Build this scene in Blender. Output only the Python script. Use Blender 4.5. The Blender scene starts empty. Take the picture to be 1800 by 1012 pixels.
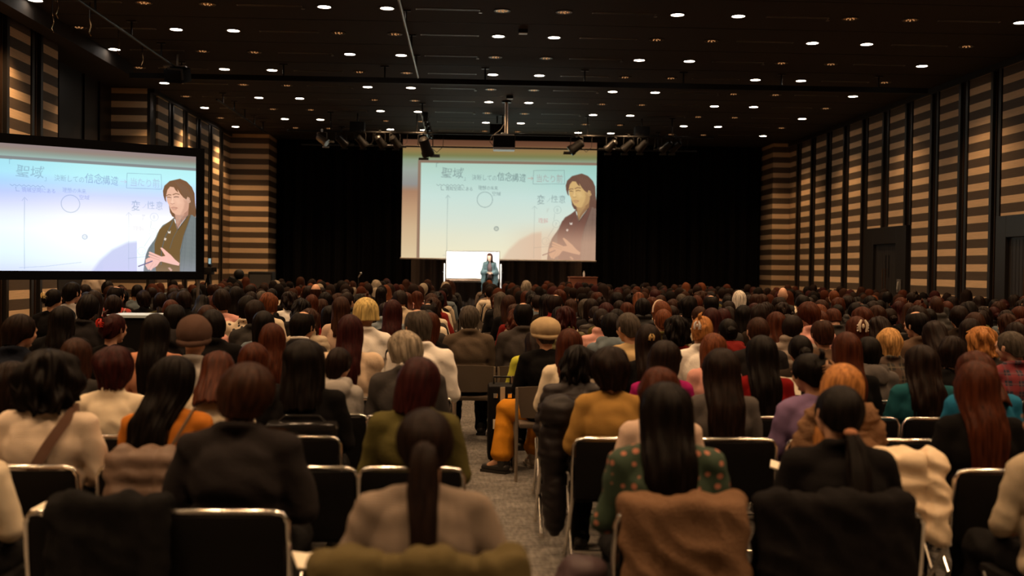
import bpy, bmesh, math, random
import numpy as np
from mathutils import Vector, Matrix, noise
random.seed(7); rng = np.random.default_rng(7)
PI = math.pi
sc = bpy.context.scene
C = sc.collection

# ---------------------------------------------------------------- camera
EYE = 1.67                      # standing photographer at the back of the hall
YAW, PITCH, ROLL, FPX = .0439, .0186, .0122, 1900.0
_r0 = Vector((math.cos(YAW), -math.sin(YAW), 0)); _f0 = Vector((math.sin(YAW), math.cos(YAW), 0)); _z = Vector((0, 0, 1))
_u0 = _z*math.cos(PITCH) + _f0*math.sin(PITCH); FW = -_z*math.sin(PITCH) + _f0*math.cos(PITCH)
RT = _r0*math.cos(ROLL) + _u0*math.sin(ROLL); UP = _u0*math.cos(ROLL) - _r0*math.sin(ROLL)
CAM = Vector((0, 0, EYE))
cam = bpy.data.cameras.new('camera'); cam_o = bpy.data.objects.new('camera', cam); C.objects.link(cam_o)
cam.lens = 36*FPX/1800; cam.sensor_width = 36; cam.clip_end = 200
m = Matrix.Identity(4)
for i in range(3):
    m[i][0] = RT[i]; m[i][1] = UP[i]; m[i][2] = -FW[i]; m[i][3] = CAM[i]
cam_o.matrix_world = m
cam.dof.use_dof = True; cam.dof.focus_distance = 13.0; cam.dof.aperture_fstop = 1.7
sc.camera = cam_o

def W(px, py, Y):
    """the point of the hall at depth Y that the photo shows at pixel (px, py)"""
    d = FW*FPX + RT*(px-900) - UP*(py-506)
    return CAM + d*(Y/d.y)
def PX(p):
    d = Vector(p)-CAM; w = d.dot(FW)
    return 900+FPX*d.dot(RT)/w, 506-FPX*d.dot(UP)/w

# ---------------------------------------------------------------- world, exposure
wd = bpy.data.worlds.new('world'); sc.world = wd; wd.use_nodes = True
wd.node_tree.nodes['Background'].inputs[0].default_value = (.9, .65, .45, 1)
wd.node_tree.nodes['Background'].inputs[1].default_value = .0
sc.view_settings.view_transform = 'Standard'; sc.view_settings.look = 'None'
sc.view_settings.exposure = 0; sc.view_settings.gamma = 1; sc.view_settings.use_curve_mapping = False
sc.cycles.use_denoising = True; sc.cycles.use_light_tree = True
sc.cycles.max_bounces = 5; sc.cycles.diffuse_bounces = 3; sc.cycles.glossy_bounces = 2
sc.cycles.sample_clamp_indirect = 4; sc.cycles.caustics_reflective = False; sc.cycles.caustics_refractive = False
LAMP_W = 235.0; LAMP_COL = (1, .60, .30)

# ---------------------------------------------------------------- hall dimensions
HC = 4.15; CEIL = EYE+HC                     # ceiling height
XL, XR, YF, YC = -7.51, 10.55, 34.7, 36.0    # side walls, front wall, curtain
ROW0, PITCHY = 3.13, .874                    # first chair row and row pitch
def rowy(k): return ROW0+PITCHY*k

# ---------------------------------------------------------------- materials
def srgb(r, g, b):
    f = lambda c: (c/255/12.92) if c/255 <= .04045 else ((c/255+.055)/1.055)**2.4
    return (f(r), f(g), f(b))
MATS = {}
def nt(name):
    m = bpy.data.materials.new(name); m.use_nodes = True; t = m.node_tree
    return m, t, t.nodes['Principled BSDF'], t.nodes.new
def mat(name, col=(.5, .5, .5), rough=.6, metal=0, spec=.5, emit=0, objcol=False, bump=0, bscale=40, sheen=0, ecol=None):
    if name in MATS: return MATS[name]
    m, t, b, N = nt(name)
    b.inputs['Base Color'].default_value = (*col, 1); b.inputs['Roughness'].default_value = rough
    b.inputs['Metallic'].default_value = metal; b.inputs['Specular IOR Level'].default_value = spec
    if emit:
        b.inputs['Emission Color'].default_value = (*(ecol or col), 1); b.inputs['Emission Strength'].default_value = emit
    if objcol:
        oi = N('ShaderNodeObjectInfo'); t.links.new(oi.outputs['Color'], b.inputs['Base Color'])
    if bump:
        tc = N('ShaderNodeTexCoord'); n = N('ShaderNodeTexNoise'); n.inputs['Scale'].default_value = bscale; n.inputs['Detail'].default_value = 4
        bp = N('ShaderNodeBump'); bp.inputs['Strength'].default_value = bump; bp.inputs['Distance'].default_value = .01
        t.links.new(tc.outputs['Object'], n.inputs['Vector']); t.links.new(n.outputs['Fac'], bp.inputs['Height']); t.links.new(bp.outputs['Normal'], b.inputs['Normal'])
    if sheen: b.inputs['Sheen Weight'].default_value = sheen
    MATS[name] = m; return m

def hair_mat():
    m, t, b, N = nt('hair strands')
    oi = N('ShaderNodeObjectInfo'); tc = N('ShaderNodeTexCoord'); mp = N('ShaderNodeMapping'); n = N('ShaderNodeTexNoise'); r = N('ShaderNodeMapRange'); mx = N('ShaderNodeMix')
    mp.inputs['Scale'].default_value = (90, 60, 7); n.inputs['Scale'].default_value = 1; n.inputs['Detail'].default_value = 3
    r.inputs['From Min'].default_value = .3; r.inputs['From Max'].default_value = .7; r.inputs['To Min'].default_value = .4; r.inputs['To Max'].default_value = 1.5
    mx.data_type = 'RGBA'; mx.blend_type = 'MULTIPLY'; mx.inputs['Factor'].default_value = 1
    L = t.links.new
    L(tc.outputs['Object'], mp.inputs[0]); L(mp.outputs[0], n.inputs['Vector']); L(n.outputs['Fac'], r.inputs['Value'])
    L(oi.outputs['Color'], mx.inputs[6]); L(r.outputs[0], mx.inputs[7]); L(mx.outputs[2], b.inputs['Base Color'])
    bp = N('ShaderNodeBump'); bp.inputs['Strength'].default_value = .5; bp.inputs['Distance'].default_value = .004
    L(n.outputs['Fac'], bp.inputs['Height']); L(bp.outputs[0], b.inputs['Normal'])
    b.inputs['Roughness'].default_value = .46; b.inputs['Specular IOR Level'].default_value = .07
    return m
def knit_mat(name='knitted cloth', scale=260, strength=.35):
    m, t, b, N = nt(name); L = t.links.new
    oi = N('ShaderNodeObjectInfo'); tc = N('ShaderNodeTexCoord'); w = N('ShaderNodeTexWave'); w.inputs['Scale'].default_value = scale/6.28; w.bands_direction = 'Z'
    w.inputs['Distortion'].default_value = 1.5; n = N('ShaderNodeTexNoise'); n.inputs['Scale'].default_value = 9
    r = N('ShaderNodeMapRange'); r.inputs['To Min'].default_value = .8; r.inputs['To Max'].default_value = 1.2
    mx = N('ShaderNodeMix'); mx.data_type = 'RGBA'; mx.blend_type = 'MULTIPLY'; mx.inputs['Factor'].default_value = 1
    bp = N('ShaderNodeBump'); bp.inputs['Strength'].default_value = strength; bp.inputs['Distance'].default_value = .004
    L(tc.outputs['Object'], w.inputs['Vector']); L(tc.outputs['Object'], n.inputs['Vector']); L(n.outputs['Fac'], r.inputs['Value'])
    L(oi.outputs['Color'], mx.inputs[6]); L(r.outputs[0], mx.inputs[7]); L(mx.outputs[2], b.inputs['Base Color'])
    L(w.outputs['Fac'], bp.inputs['Height']); L(bp.outputs[0], b.inputs['Normal'])
    b.inputs['Roughness'].default_value = .95; b.inputs['Specular IOR Level'].default_value = .06
    return m
def plaid_mat(name, base, c1, c2, s=14, thick=.35, diag=False):
    m, t, b, N = nt(name); L = t.links.new
    tc = N('ShaderNodeTexCoord'); mp = N('ShaderNodeMapping'); sp = N('ShaderNodeSeparateXYZ')
    if diag: mp.inputs['Rotation'].default_value = (0, PI/4, 0)
    L(tc.outputs['Object'], mp.inputs[0]); L(mp.outputs[0], sp.inputs[0])
    def band(out, freq, th, ph=0):
        a = N('ShaderNodeMath'); a.operation = 'MULTIPLY_ADD'; a.inputs[1].default_value = freq; a.inputs[2].default_value = ph
        f = N('ShaderNodeMath'); f.operation = 'FRACT'; g = N('ShaderNodeMath'); g.operation = 'LESS_THAN'; g.inputs[1].default_value = th
        L(out, a.inputs[0]); L(a.outputs[0], f.inputs[0]); L(f.outputs[0], g.inputs[0]); return g.outputs[0]
    def mix(fac, a, col, k=.75):
        mm = N('ShaderNodeMath'); mm.operation = 'MULTIPLY'; mm.inputs[1].default_value = k; L(fac, mm.inputs[0])
        x = N('ShaderNodeMix'); x.data_type = 'RGBA'; L(mm.outputs[0], x.inputs['Factor'])
        if isinstance(a, tuple): x.inputs[6].default_value = (*a, 1)
        else: L(a, x.inputs[6])
        x.inputs[7].default_value = (*col, 1); return x.outputs[2]
    a = mix(band(sp.outputs[0], s, thick), base, c1); a = mix(band(sp.outputs[2], s, thick), a, c1)
    a = mix(band(sp.outputs[0], s, .1, .35), a, c2); a = mix(band(sp.outputs[2], s, .1, .35), a, c2)
    L(a, b.inputs['Base Color']); b.inputs['Roughness'].default_value = .9
    return m
def dots_mat(name, base, dot, scale=16, rad=.33, dot2=None, rnd=.35):
    m, t, b, N = nt(name); L = t.links.new
    tc = N('ShaderNodeTexCoord'); v = N('ShaderNodeTexVoronoi'); v.inputs['Scale'].default_value = scale; v.inputs['Randomness'].default_value = rnd
    r = N('ShaderNodeValToRGB'); e = r.color_ramp.elements
    e[0].position = rad-.04; e[0].color = (*dot, 1); e[1].position = rad+.02; e[1].color = (*base, 1)
    L(tc.outputs['Object'], v.inputs['Vector']); L(v.outputs['Distance'], r.inputs[0]); L(r.outputs[0], b.inputs['Base Color'])
    b.inputs['Roughness'].default_value = .85
    return m
def stripes_wall_mat(name='striped wall covering'):
    """light and dark horizontal wood-veneer bands, .332 m period"""
    m, t, b, N = nt(name); L = t.links.new
    g = N('ShaderNodeNewGeometry'); sp = N('ShaderNodeSeparateXYZ'); L(g.outputs['Position'], sp.inputs[0])
    a = N('ShaderNodeMath'); a.operation = 'MULTIPLY_ADD'; a.inputs[1].default_value = 1/.332; a.inputs[2].default_value = -(1.784-.073)/.332
    f = N('ShaderNodeMath'); f.operation = 'FRACT'; lt = N('ShaderNodeMath'); lt.operation = 'LESS_THAN'; lt.inputs[1].default_value = .45
    L(sp.outputs[2], a.inputs[0]); L(a.outputs[0], f.inputs[0]); L(f.outputs[0], lt.inputs[0])
    n = N('ShaderNodeTexNoise'); mp = N('ShaderNodeMapping'); mp.inputs['Scale'].default_value = (3, 3, 90); n.inputs['Scale'].default_value = 1
    L(g.outputs['Position'], mp.inputs[0]); L(mp.outputs[0], n.inputs['Vector'])
    r = N('ShaderNodeMapRange'); r.inputs['To Min'].default_value = .8; r.inputs['To Max'].default_value = 1.2; L(n.outputs['Fac'], r.inputs['Value'])
    x = N('ShaderNodeMix'); x.data_type = 'RGBA'; L(lt.outputs[0], x.inputs['Factor'])
    x.inputs[6].default_value = (.11, .078, .052, 1); x.inputs[7].default_value = (.80, .56, .33, 1)
    mx = N('ShaderNodeMix'); mx.data_type = 'RGBA'; mx.blend_type = 'MULTIPLY'; mx.inputs['Factor'].default_value = 1
    L(x.outputs[2], mx.inputs[6]); L(r.outputs[0], mx.inputs[7]); L(mx.outputs[2], b.inputs['Base Color'])
    b.inputs['Roughness'].default_value = .6; b.inputs['Specular IOR Level'].default_value = .25
    return m
def carpet_mat():
    m, t, b, N = nt('woven grey carpet'); L = t.links.new
    g = N('ShaderNodeNewGeometry'); mp = N('ShaderNodeMapping'); mp.inputs['Scale'].default_value = (9, 45, 1); mp2 = N('ShaderNodeMapping'); mp2.inputs['Scale'].default_value = (45, 9, 1)
    n1 = N('ShaderNodeTexNoise'); n2 = N('ShaderNodeTexNoise')
    for mpp, n in ((mp, n1), (mp2, n2)):
        n.inputs['Scale'].default_value = 1; n.inputs['Detail'].default_value = 3; L(g.outputs['Position'], mpp.inputs[0]); L(mpp.outputs[0], n.inputs['Vector'])
    a = N('ShaderNodeMath'); a.operation = 'ADD'; L(n1.outputs['Fac'], a.inputs[0]); L(n2.outputs['Fac'], a.inputs[1])
    r = N('ShaderNodeValToRGB'); e = r.color_ramp.elements
    e[0].position = .38; e[0].color = (.10, .093, .085, 1); e[1].position = .64; e[1].color = (.21, .195, .178, 1)
    hlf = N('ShaderNodeMath'); hlf.operation = 'MULTIPLY'; hlf.inputs[1].default_value = .5; L(a.outputs[0], hlf.inputs[0]); L(hlf.outputs[0], r.inputs[0])
    L(r.outputs[0], b.inputs['Base Color']); b.inputs['Roughness'].default_value = .95; b.inputs['Specular IOR Level'].default_value = .1
    return m
def attr_mat(name, rough=.7, emit=0):
    m, t, b, N = nt(name); L = t.links.new
    a = N('ShaderNodeAttribute'); a.attribute_name = 'Col'
    if emit:
        b.inputs['Base Color'].default_value = (.02, .02, .02, 1); L(a.outputs['Color'], b.inputs['Emission Color']); b.inputs['Emission Strength'].default_value = emit
        b.inputs['Specular IOR Level'].default_value = .0
    else: L(a.outputs['Color'], b.inputs['Base Color'])
    b.inputs['Roughness'].default_value = rough
    if not emit: b.inputs['Specular IOR Level'].default_value = .05
    return m
HAIR = hair_mat(); KNIT = knit_mat(); STRIPE = stripes_wall_mat(); CARPET = carpet_mat()
SKIN = mat('skin', objcol=True, rough=.55, spec=.35); CLOTH = mat('plain woven cloth', objcol=True, rough=.95, spec=.08, bump=.25, bscale=60)
FLEECE = mat('fluffy cloth', objcol=True, rough=1, spec=.05, bump=1.0, bscale=110)
QUILT = mat('quilted nylon', objcol=True, rough=.5, spec=.2, bump=.3, bscale=25)
LEATHER = mat('shoe leather', objcol=True, rough=.4)
BLK = mat('black paint', (.009, .008, .0075), .55, spec=.15); BLKMET = mat('black metal', (.02, .019, .018), .35, .6)
CHROME = mat('chrome', (.8, .76, .7), .16, 1); ALU = mat('brushed aluminium', (.5, .48, .45), .35, 1)
VINYL = mat('black vinyl', (.005, .0045, .0045), .6, spec=.10, bump=.15, bscale=30); TAUPE = mat('taupe plastic', (.11, .085, .065), .5, spec=.3); TAUPEM = mat('taupe enamel metal', (.30, .25, .20), .35, .5)
CEILM = mat('dark ceiling board', (.035, .028, .023), .75, spec=.2, bump=.1, bscale=4)
DARKW = mat('dark bronze panel', (.028, .023, .019), .38, .3); GROOVE = mat('bronze groove strip', (.13, .075, .045), .3, .7)
CURT = mat('black velvet curtain', (.006, .005, .0045), .95, spec=.1); WHITE = mat('white enamel', (.8, .8, .78), .25)
PAPER = mat('paper', (.75, .68, .55), .8); WOODP = mat('reddish wood', (.22, .075, .04), .4, bump=.1)

# ---------------------------------------------------------------- object helpers
def link(name, me, m=None, parent=None, loc=None, mtx=None):
    o = bpy.data.objects.new(name, me); C.objects.link(o)
    if parent is not None: o.parent = parent
    if mtx is not None: o.matrix_local = mtx
    if loc is not None: o.location = loc
    if m is not None and me is not None and len(me.materials) == 0: me.materials.append(m)
    return o
def tag(o, label=None, cat=None, group=None, kind=None):
    if label: o['label'] = label
    if cat: o['category'] = cat
    if group: o['group'] = group
    if kind: o['kind'] = kind
    return o
def empty(name, loc=(0, 0, 0), rz=0):
    o = bpy.data.objects.new(name, None); C.objects.link(o); o.location = loc; o.rotation_euler = (0, 0, rz); o.empty_display_size = .1
    return o
_ico = {}
def ico(n):
    if n not in _ico:
        bm = bmesh.new(); bmesh.ops.create_icosphere(bm, subdivisions=n, radius=1)
        bm.verts.ensure_lookup_table()
        _ico[n] = (np.array([v.co[:] for v in bm.verts]), [tuple(v.index for v in f.verts) for f in bm.faces]); bm.free()
    return _ico[n]
def frame(d):
    d = np.array(d, float); d /= np.linalg.norm(d)+1e-12
    a = np.array((1, 0, 0.)) if abs(d[0]) < .8 else np.array((0, 1., 0))
    u = np.cross(d, a); u /= np.linalg.norm(u); return u, np.cross(d, u), d
class MB:
    def __init__(s): s.v = []; s.f = []; s.n = 0; s.mi = []; s.cur = 0
    def add(s, v, f):
        v = np.asarray(v, float); s.v.append(v); s.f += [tuple(i+s.n for i in q) for q in f]; s.mi += [s.cur]*len(f); s.n += len(v); return s
    def ell(s, c, r, rot=None, n=3):
        v, f = ico(n); v = v*np.array(r)
        if rot is not None: v = v@np.array(Matrix(rot).to_3x3()).T if not isinstance(rot, np.ndarray) else v@rot.T
        return s.add(v+np.array(c), f)
    def cap(s, p0, p1, r0, r1=None, n=14, rings=4):
        r1 = r0 if r1 is None else r1
        p0 = np.array(p0, float); p1 = np.array(p1, float); u, w, d = frame(p1-p0)
        P = [(p0-d*r0*math.cos(a), r0*math.sin(a)) for a in np.linspace(.02, PI/2, rings)]+[(p1+d*r1*math.sin(a), r1*math.cos(a)) for a in np.linspace(0, PI/2-.02, rings)]
        return s._loft(P, u, w, n)
    def _loft(s, P, u, w, n):
        a = np.arange(n)/n*2*PI; cs = np.cos(a)[:, None]*u+np.sin(a)[:, None]*w
        v = np.concatenate([c+cs*r for c, r in P]); f = []
        for i in range(len(P)-1):
            for j in range(n):
                k = (j+1) % n; f.append((i*n+j, i*n+k, (i+1)*n+k, (i+1)*n+j))
        f.append(tuple(range(n-1, -1, -1))); f.append(tuple((len(P)-1)*n+j for j in range(n)))
        return s.add(v, f)
    def cyl(s, p0, p1, r0, r1=None, n=20):
        r1 = r0 if r1 is None else r1
        p0 = np.array(p0, float); p1 = np.array(p1, float); u, w, d = frame(p1-p0)
        return s._loft([(p0, r0), (p1, r1)], u, w, n)
    def tube(s, pts, r, n=10, closed=False):
        pts = np.array(pts, float); m_ = len(pts); rr = np.broadcast_to(np.array(r, float), (m_,))
        t = np.gradient(pts, axis=0); t /= np.linalg.norm(t, axis=1)[:, None]+1e-9
        u = frame(t[0])[0]; V = []; a = np.arange(n)/n*2*PI
        for i in range(m_):
            u = u-t[i]*u.dot(t[i]); u /= np.linalg.norm(u); w = np.cross(t[i], u)
            V.append(pts[i]+(np.cos(a)[:, None]*u+np.sin(a)[:, None]*w)*rr[i])
        f = [(i*n+j, i*n+(j+1) % n, (i+1)*n+(j+1) % n, (i+1)*n+j) for i in range(m_-1) for j in range(n)]
        f.append(tuple(range(n-1, -1, -1))); f.append(tuple((m_-1)*n+j for j in range(n)))
        return s.add(np.concatenate(V), f)
    def box(s, c, h, rot=None):
        v = np.array([(x, y, z) for x in (-1, 1) for y in (-1, 1) for z in (-1, 1)], float)*np.array(h)
        if rot is not None: v = v@np.array(Matrix(rot).to_3x3()).T
        return s.add(v+np.array(c), [(0, 1, 3, 2), (4, 6, 7, 5), (0, 4, 5, 1), (2, 3, 7, 6), (0, 2, 6, 4), (1, 5, 7, 3)])
    def bx(s, a, b):
        a = np.array(a, float); b = np.array(b, float); return s.box((a+b)/2, np.abs(b-a)/2)
    def ring(s, c, ro, ri, h, n=32):
        """flat annulus of thickness h round the vertical axis"""
        a = np.arange(n)/n*2*PI; cs = np.stack([np.cos(a), np.sin(a), a*0], 1); c = np.array(c, float); z = np.array((0, 0, h))
        v = np.concatenate([c+cs*ro, c+cs*ri, c+cs*ri+z, c+cs*ro+z]); f = []
        for k in range(4):
            for j in range(n):
                f.append((k*n+j, k*n+(j+1) % n, ((k+1) % 4)*n+(j+1) % n, ((k+1) % 4)*n+j))
        return s.add(v, f)
    def mesh(s, name='m', smooth=True, bevel=0):
        me = bpy.data.meshes.new(name); me.from_pydata(np.concatenate(s.v).tolist(), [], s.f)
        if any(s.mi): me.polygons.foreach_set('material_index', s.mi)
        bm = bmesh.new(); bm.from_mesh(me); bmesh.ops.recalc_face_normals(bm, faces=bm.faces)
        if bevel:
            bmesh.ops.bevel(bm, geom=[e for e in bm.edges if len(e.link_faces) == 2 and e.calc_face_angle(0) > .6], offset=bevel, segments=2, affect='EDGES', profile=.6)
        bm.to_mesh(me); bm.free()
        if smooth:
            me.polygons.foreach_set('use_smooth', [True]*len(me.polygons))
            try: me.set_sharp_from_angle(angle=.7)
            except Exception: pass
        return me
    def build(s, name, m_, parent=None, smooth=True, bevel=0, loc=None, mtx=None):
        return link(name, s.mesh(name, smooth, bevel), m_, parent, loc, mtx)
def setm(me, *ms):
    me.materials.clear()
    for x in ms: me.materials.append(x)
    return me
def remesh(mb, voxel, smooth=3, sm=True, name='m'):
    me = bpy.data.meshes.new('tmp'); me.from_pydata(np.concatenate(mb.v).tolist(), [], mb.f)
    bm = bmesh.new(); bm.from_mesh(me); bmesh.ops.recalc_face_normals(bm, faces=bm.faces); bm.to_mesh(me); bm.free()
    o = bpy.data.objects.new('tmp', me); C.objects.link(o)
    r = o.modifiers.new('r', 'REMESH'); r.mode = 'VOXEL'; r.voxel_size = voxel
    if smooth:
        q = o.modifiers.new('s', 'SMOOTH'); q.factor = .5; q.iterations = smooth
    dg = bpy.context.evaluated_depsgraph_get(); out = bpy.data.meshes.new_from_object(o.evaluated_get(dg)); out.name = name
    bpy.data.objects.remove(o); bpy.data.meshes.remove(me)
    out.materials.clear()
    out.polygons.foreach_set('use_smooth', [True]*len(out.polygons))
    return out
def displace(me, fn):
    n = len(me.vertices); co = np.empty(n*3); me.vertices.foreach_get('co', co); co = co.reshape(-1, 3)
    no = np.empty(n*3); me.vertices.foreach_get('normal', no); no = no.reshape(-1, 3)
    co = co+no*fn(co, no)[:, None]; me.vertices.foreach_set('co', co.ravel()); me.update(); return me
def folds(seed, amp=.006, fz=9, fx=16, power=1.0):
    def f(co, no):
        out = np.empty(len(co))
        for i, (x, y, z) in enumerate(co):
            a = noise.noise(Vector((x*fx*.45+seed, y*8+seed, z*fz+x*5))); b = noise.noise(Vector((x*fx+z*9, y*14-seed, z*fz*1.8)))
            out[i] = (1-abs(a)*2.6)*amp*.9+b*amp*.6
        return out
    return f
def ngrid(pts, nu, nv, faces=True):
    return [(i*nv+j, i*nv+j+1, (i+1)*nv+j+1, (i+1)*nv+j) for i in range(nu-1) for j in range(nv-1)]
def smooth01(a, b, x):
    t = np.clip((x-a)/(b-a), 0, 1); return t*t*(3-2*t)

# ================================================================ THE ROOM
def structure(mb, name, m_, **k): return tag(mb.build(name, m_, smooth=False, **k), kind='structure')
structure(MB().bx((-10.5, -4, -.1), (12, 37, 0)), 'floor', CARPET)
structure(MB().bx((-10.5, -4, CEIL), (12, 37, CEIL+.15)), 'ceiling', CEILM)
REC0, REC1 = 20.15, 26.1                    # alcove in the wall under the side screen
lw = MB().bx((XL-.25, -4, 0), (XL, REC0, CEIL)).bx((XL-.25, REC1+.01, 0), (XL, YC+.1, CEIL)).bx((-8.62, REC0-.2, 0), (-8.42, REC1+.3, CEIL)).bx((-8.5, REC0-.2, 0), (XL-.24, REC0, CEIL))
structure(lw, 'wall_left', DARKW)
structure(MB().bx((-8.42, REC1, 0), (XL-.07, REC1+.3, CEIL)), 'trim_1', STRIPE)     # striped return of the alcove
structure(MB().bx((XR, -4, 0), (XR+.25, YC+.1, CEIL)), 'wall_right', DARKW)
structure(MB().bx((-10.5, YC+.5, 0), (12, YC+.7, CEIL)), 'wall_front', BLK)
structure(MB().bx((-10.5, -4.2, 0), (12, -4, CEIL)), 'wall_back', DARKW)
# striped front piers either side of the stage opening
pxl = W(472, 350, YF).x; pxr = W(1358, 350, YF).x
structure(MB().bx((XL+.005, YF, 0), (pxl, YC+.4, CEIL-.01)), 'trim_2', STRIPE)
structure(MB().bx((pxr, YF, 0), (XR-.005, YC+.4, CEIL-.01)), 'trim_3', STRIPE)
# striped panels on the side walls, raised between dark pilasters
def panels(x, side, spans, base, door=None):
    n = base
    for (a, b, z0) in spans:
        mb = MB().bx((x-.0*side, a, z0), (x-side*.05, b, CEIL-.10))
        structure(mb, 'trim_%d' % n, STRIPE); n += 1
    return n
sR = []
D1 = (25.25, 27.95)
sR.append((34.0, YF, 0))
for k in range(0, 27):
    b = 33.5-1.41*k; a = b-.92
    z0 = .0
    if D1[0] < (a+b)/2 < D1[1]: z0 = 2.80
    if b < 20.9 and b > 18.6: z0 = 2.80
    if b > -3: sR.append((a, b, z0))
n = panels(XR, 1, sR, 4)
sL = [(26.6, 27.5, 0), (28.0, 28.9, 0), (29.42, 30.3, 0), (30.83, 31.75, 0), (32.24, 33.15, 0), (33.65, YF, 0), (19.44, REC0, 0), (18.04, 18.9, 0)]
b = 17.5
while b > -3: sL.append((b-.9, b, 0)); b -= 1.41
n = panels(XL, -1, sL, n)
# thin bronze strips in the grooves between panels
def strips(x, side, spans, n):
    sp_ = sorted(spans)
    for (a0, b0, _), (a1, b1, _) in zip(sp_[:-1], sp_[1:]):
        if a1-b0 > 1.2 or a1-b0 < .2: continue
        mid = (b0+a1)/2; zz = 2.8 if (_ and a0 > 18) else 0
        mb = MB()
        for d in (-.05, .05): mb.bx((x, mid+d-.008, zz), (x-side*.03, mid+d+.008, CEIL-.1))
        structure(mb, 'trim_%d' % n, GROOVE); n += 1
        mb = MB()
        for s_, e in ((b0+.03, b0+.13), (a1-.13, a1-.03)): mb.bx((x, s_, zz), (x-side*.07, e, CEIL-.1))
        structure(mb, 'trim_%d' % n, DARKW); n += 1
    return n
n = strips(XR, 1, sR, n); n = strips(XL, -1, sL, n)
structure(MB().bx((XR-.12, -3.9, CEIL-.12), (XR, YF, CEIL)), 'trim_%d' % n, DARKW); n += 1
structure(MB().bx((XL, -3.9, CEIL-.10), (XL+.1, REC0, CEIL)).bx((XL, REC1, CEIL-.10), (XL+.1, YF, CEIL)), 'trim_%d' % n, DARKW); n += 1
# dropped boxing along the wall under the ceiling
structure(MB().bx((-7.3, -3.9, CEIL-.25), (-6.99, 23.1, CEIL)), 'trim_%d' % n, CEILM); n += 1
# thin vertical divisions inside the alcove
mb = MB()
for y in (21.6, 22.7, 24.2, 25.2): mb.bx((-8.42, y, 0), (-8.38, y+.03, CEIL))
structure(mb, 'trim_%d' % n, DARKW); n += 1
# ceiling board seams
mb = MB()
for k in range(-9, 12):
    y = 17.52+1.95*k+.95
    if -3 < y < 35: mb.bx((XL, y-.01, CEIL-.004), (XR, y+.01, CEIL+.01))
structure(mb, 'trim_%d' % n, BLK); n += 1
# doors in the wall on the podium side
def door(i, y0, y1, top, ry0, ry1):
    e = empty('door_%d' % i, (XR, (y0+y1)/2, 0)); tag(e, kind='structure'); x = 0; yc = (y0+y1)/2
    s = MB().bx((-.10, y0-yc, 0), (.02, ry0-yc, 2.80)).bx((-.10, ry1-yc, 0), (.02, y1-yc, 2.80)).bx((-.10, ry0-yc, top), (.02, ry1-yc, 2.80))
    s.build('door_surround', DARKW, e, smooth=False, bevel=.006)
    mid = (ry0+ry1)/2-yc
    for a, b in ((ry0-yc+.01, mid-.005), (mid+.005, ry1-yc-.01)):
        lf = MB().bx((-.03, a, .01), (.01, b, top-.01))
        for k in range(1, 6):
            yy = a+(b-a)*k/6; lf.bx((-.036, yy-.006, .05), (-.029, yy+.006, top-.05))
        l = lf.build('door_leaf', mat('door leaf bronze', (.035, .029, .025), .45, .2), e, smooth=False)
        hy = b-.09 if b < mid+.01 else a+.09
        MB().tube([(-.03, hy, .9), (-.09, hy, .9), (-.09, hy, 1.75), (-.03, hy, 1.75)], .014).build('door_handle', GROOVE, l)
        MB().bx((-.04, hy-.09, 1.55), (-.028, hy-.05, 2.1)).build('vision_panel', BLK, l, smooth=False)
    return e
door(1, 25.25, 27.95, 2.38, 25.85, 27.3)
door(2, 18.6, 20.9, 2.38, 18.9, 20.5)
e = empty('wall_phone', (XR-.11, 25.55, 1.35)); tag(e, 'small framed wall plate with pale handset beside the double door', 'wall phone')
MB().bx((-.02, -.12, -.16), (0, .12, .16)).build('back_plate', mat('plate', (.12, .11, .10), .4), e, smooth=False, bevel=.004)
MB().cap((-.035, .02, -.07), (-.035, -.02, .08), .028, .022).build('handset', mat('handset', (.5, .47, .42), .4), e)
e = tag(MB().bx((-.015, -.04, -.06), (0, .04, .06)).build('light_switch', mat('handset'), loc=(XR-.11, 25.57, 1.0), smooth=False, bevel=.003), 'narrow pale switch plate low beside the double door', 'switch')

# stage riser and curtain
STZ = .40
structure(MB().bx((-6.4, 30.4, 0), (9.3, YC+.45, STZ)).bx((-6.4, 30.38, STZ-.02), (9.3, 30.44, STZ+.005)), 'trim_%d' % n, mat('stage board', (.05, .045, .04), .6)); n += 1
def curtain(x0, x1, label, m_=None):
    nx = int((x1-x0)*40)+1; xs = np.linspace(x0, x1, nx)
    ph = np.cumsum(.9+.5*rng.random(nx))*.32
    y = YC+.10*np.sin(ph*1.0)+.04*np.sin(ph*2.3+1)
    zs = np.linspace(STZ+.01, CEIL-.05, 4); xc = (x0+x1)/2
    v = np.array([(x-xc, yy-YC+.006*math.sin(z*3+x*5), z) for x, yy in zip(xs, y) for z in zs])
    v2 = v+np.array((0, .03, 0)); f = ngrid(None, nx, 4); f2 = [tuple(i+len(v) for i in q) for q in f]
    o = MB().add(np.concatenate([v, v2]), f+f2).build('stage_curtain', m_ or CURT, loc=(xc, YC, 0))
    tag(o, label, 'curtain', 'stage curtains')
sx0, sx1 = pxl+.02, pxr-.02
scl, scr = W(704, 350, 34.0).x, W(1048, 350, 34.0).x
curtain(sx0, scl+.2, 'black pleated stage curtain between the striped pier and the big screen')
CURT2 = mat('dark brown stage drape', (.12, .085, .065), .85)
curtain(scl+.25, scr-.2, 'dark brown pleated stage curtain behind the whiteboard and under the big screen', CURT2)
curtain(scr-.15, sx1, 'black pleated stage curtain filling the stage behind the podium side')

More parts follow.
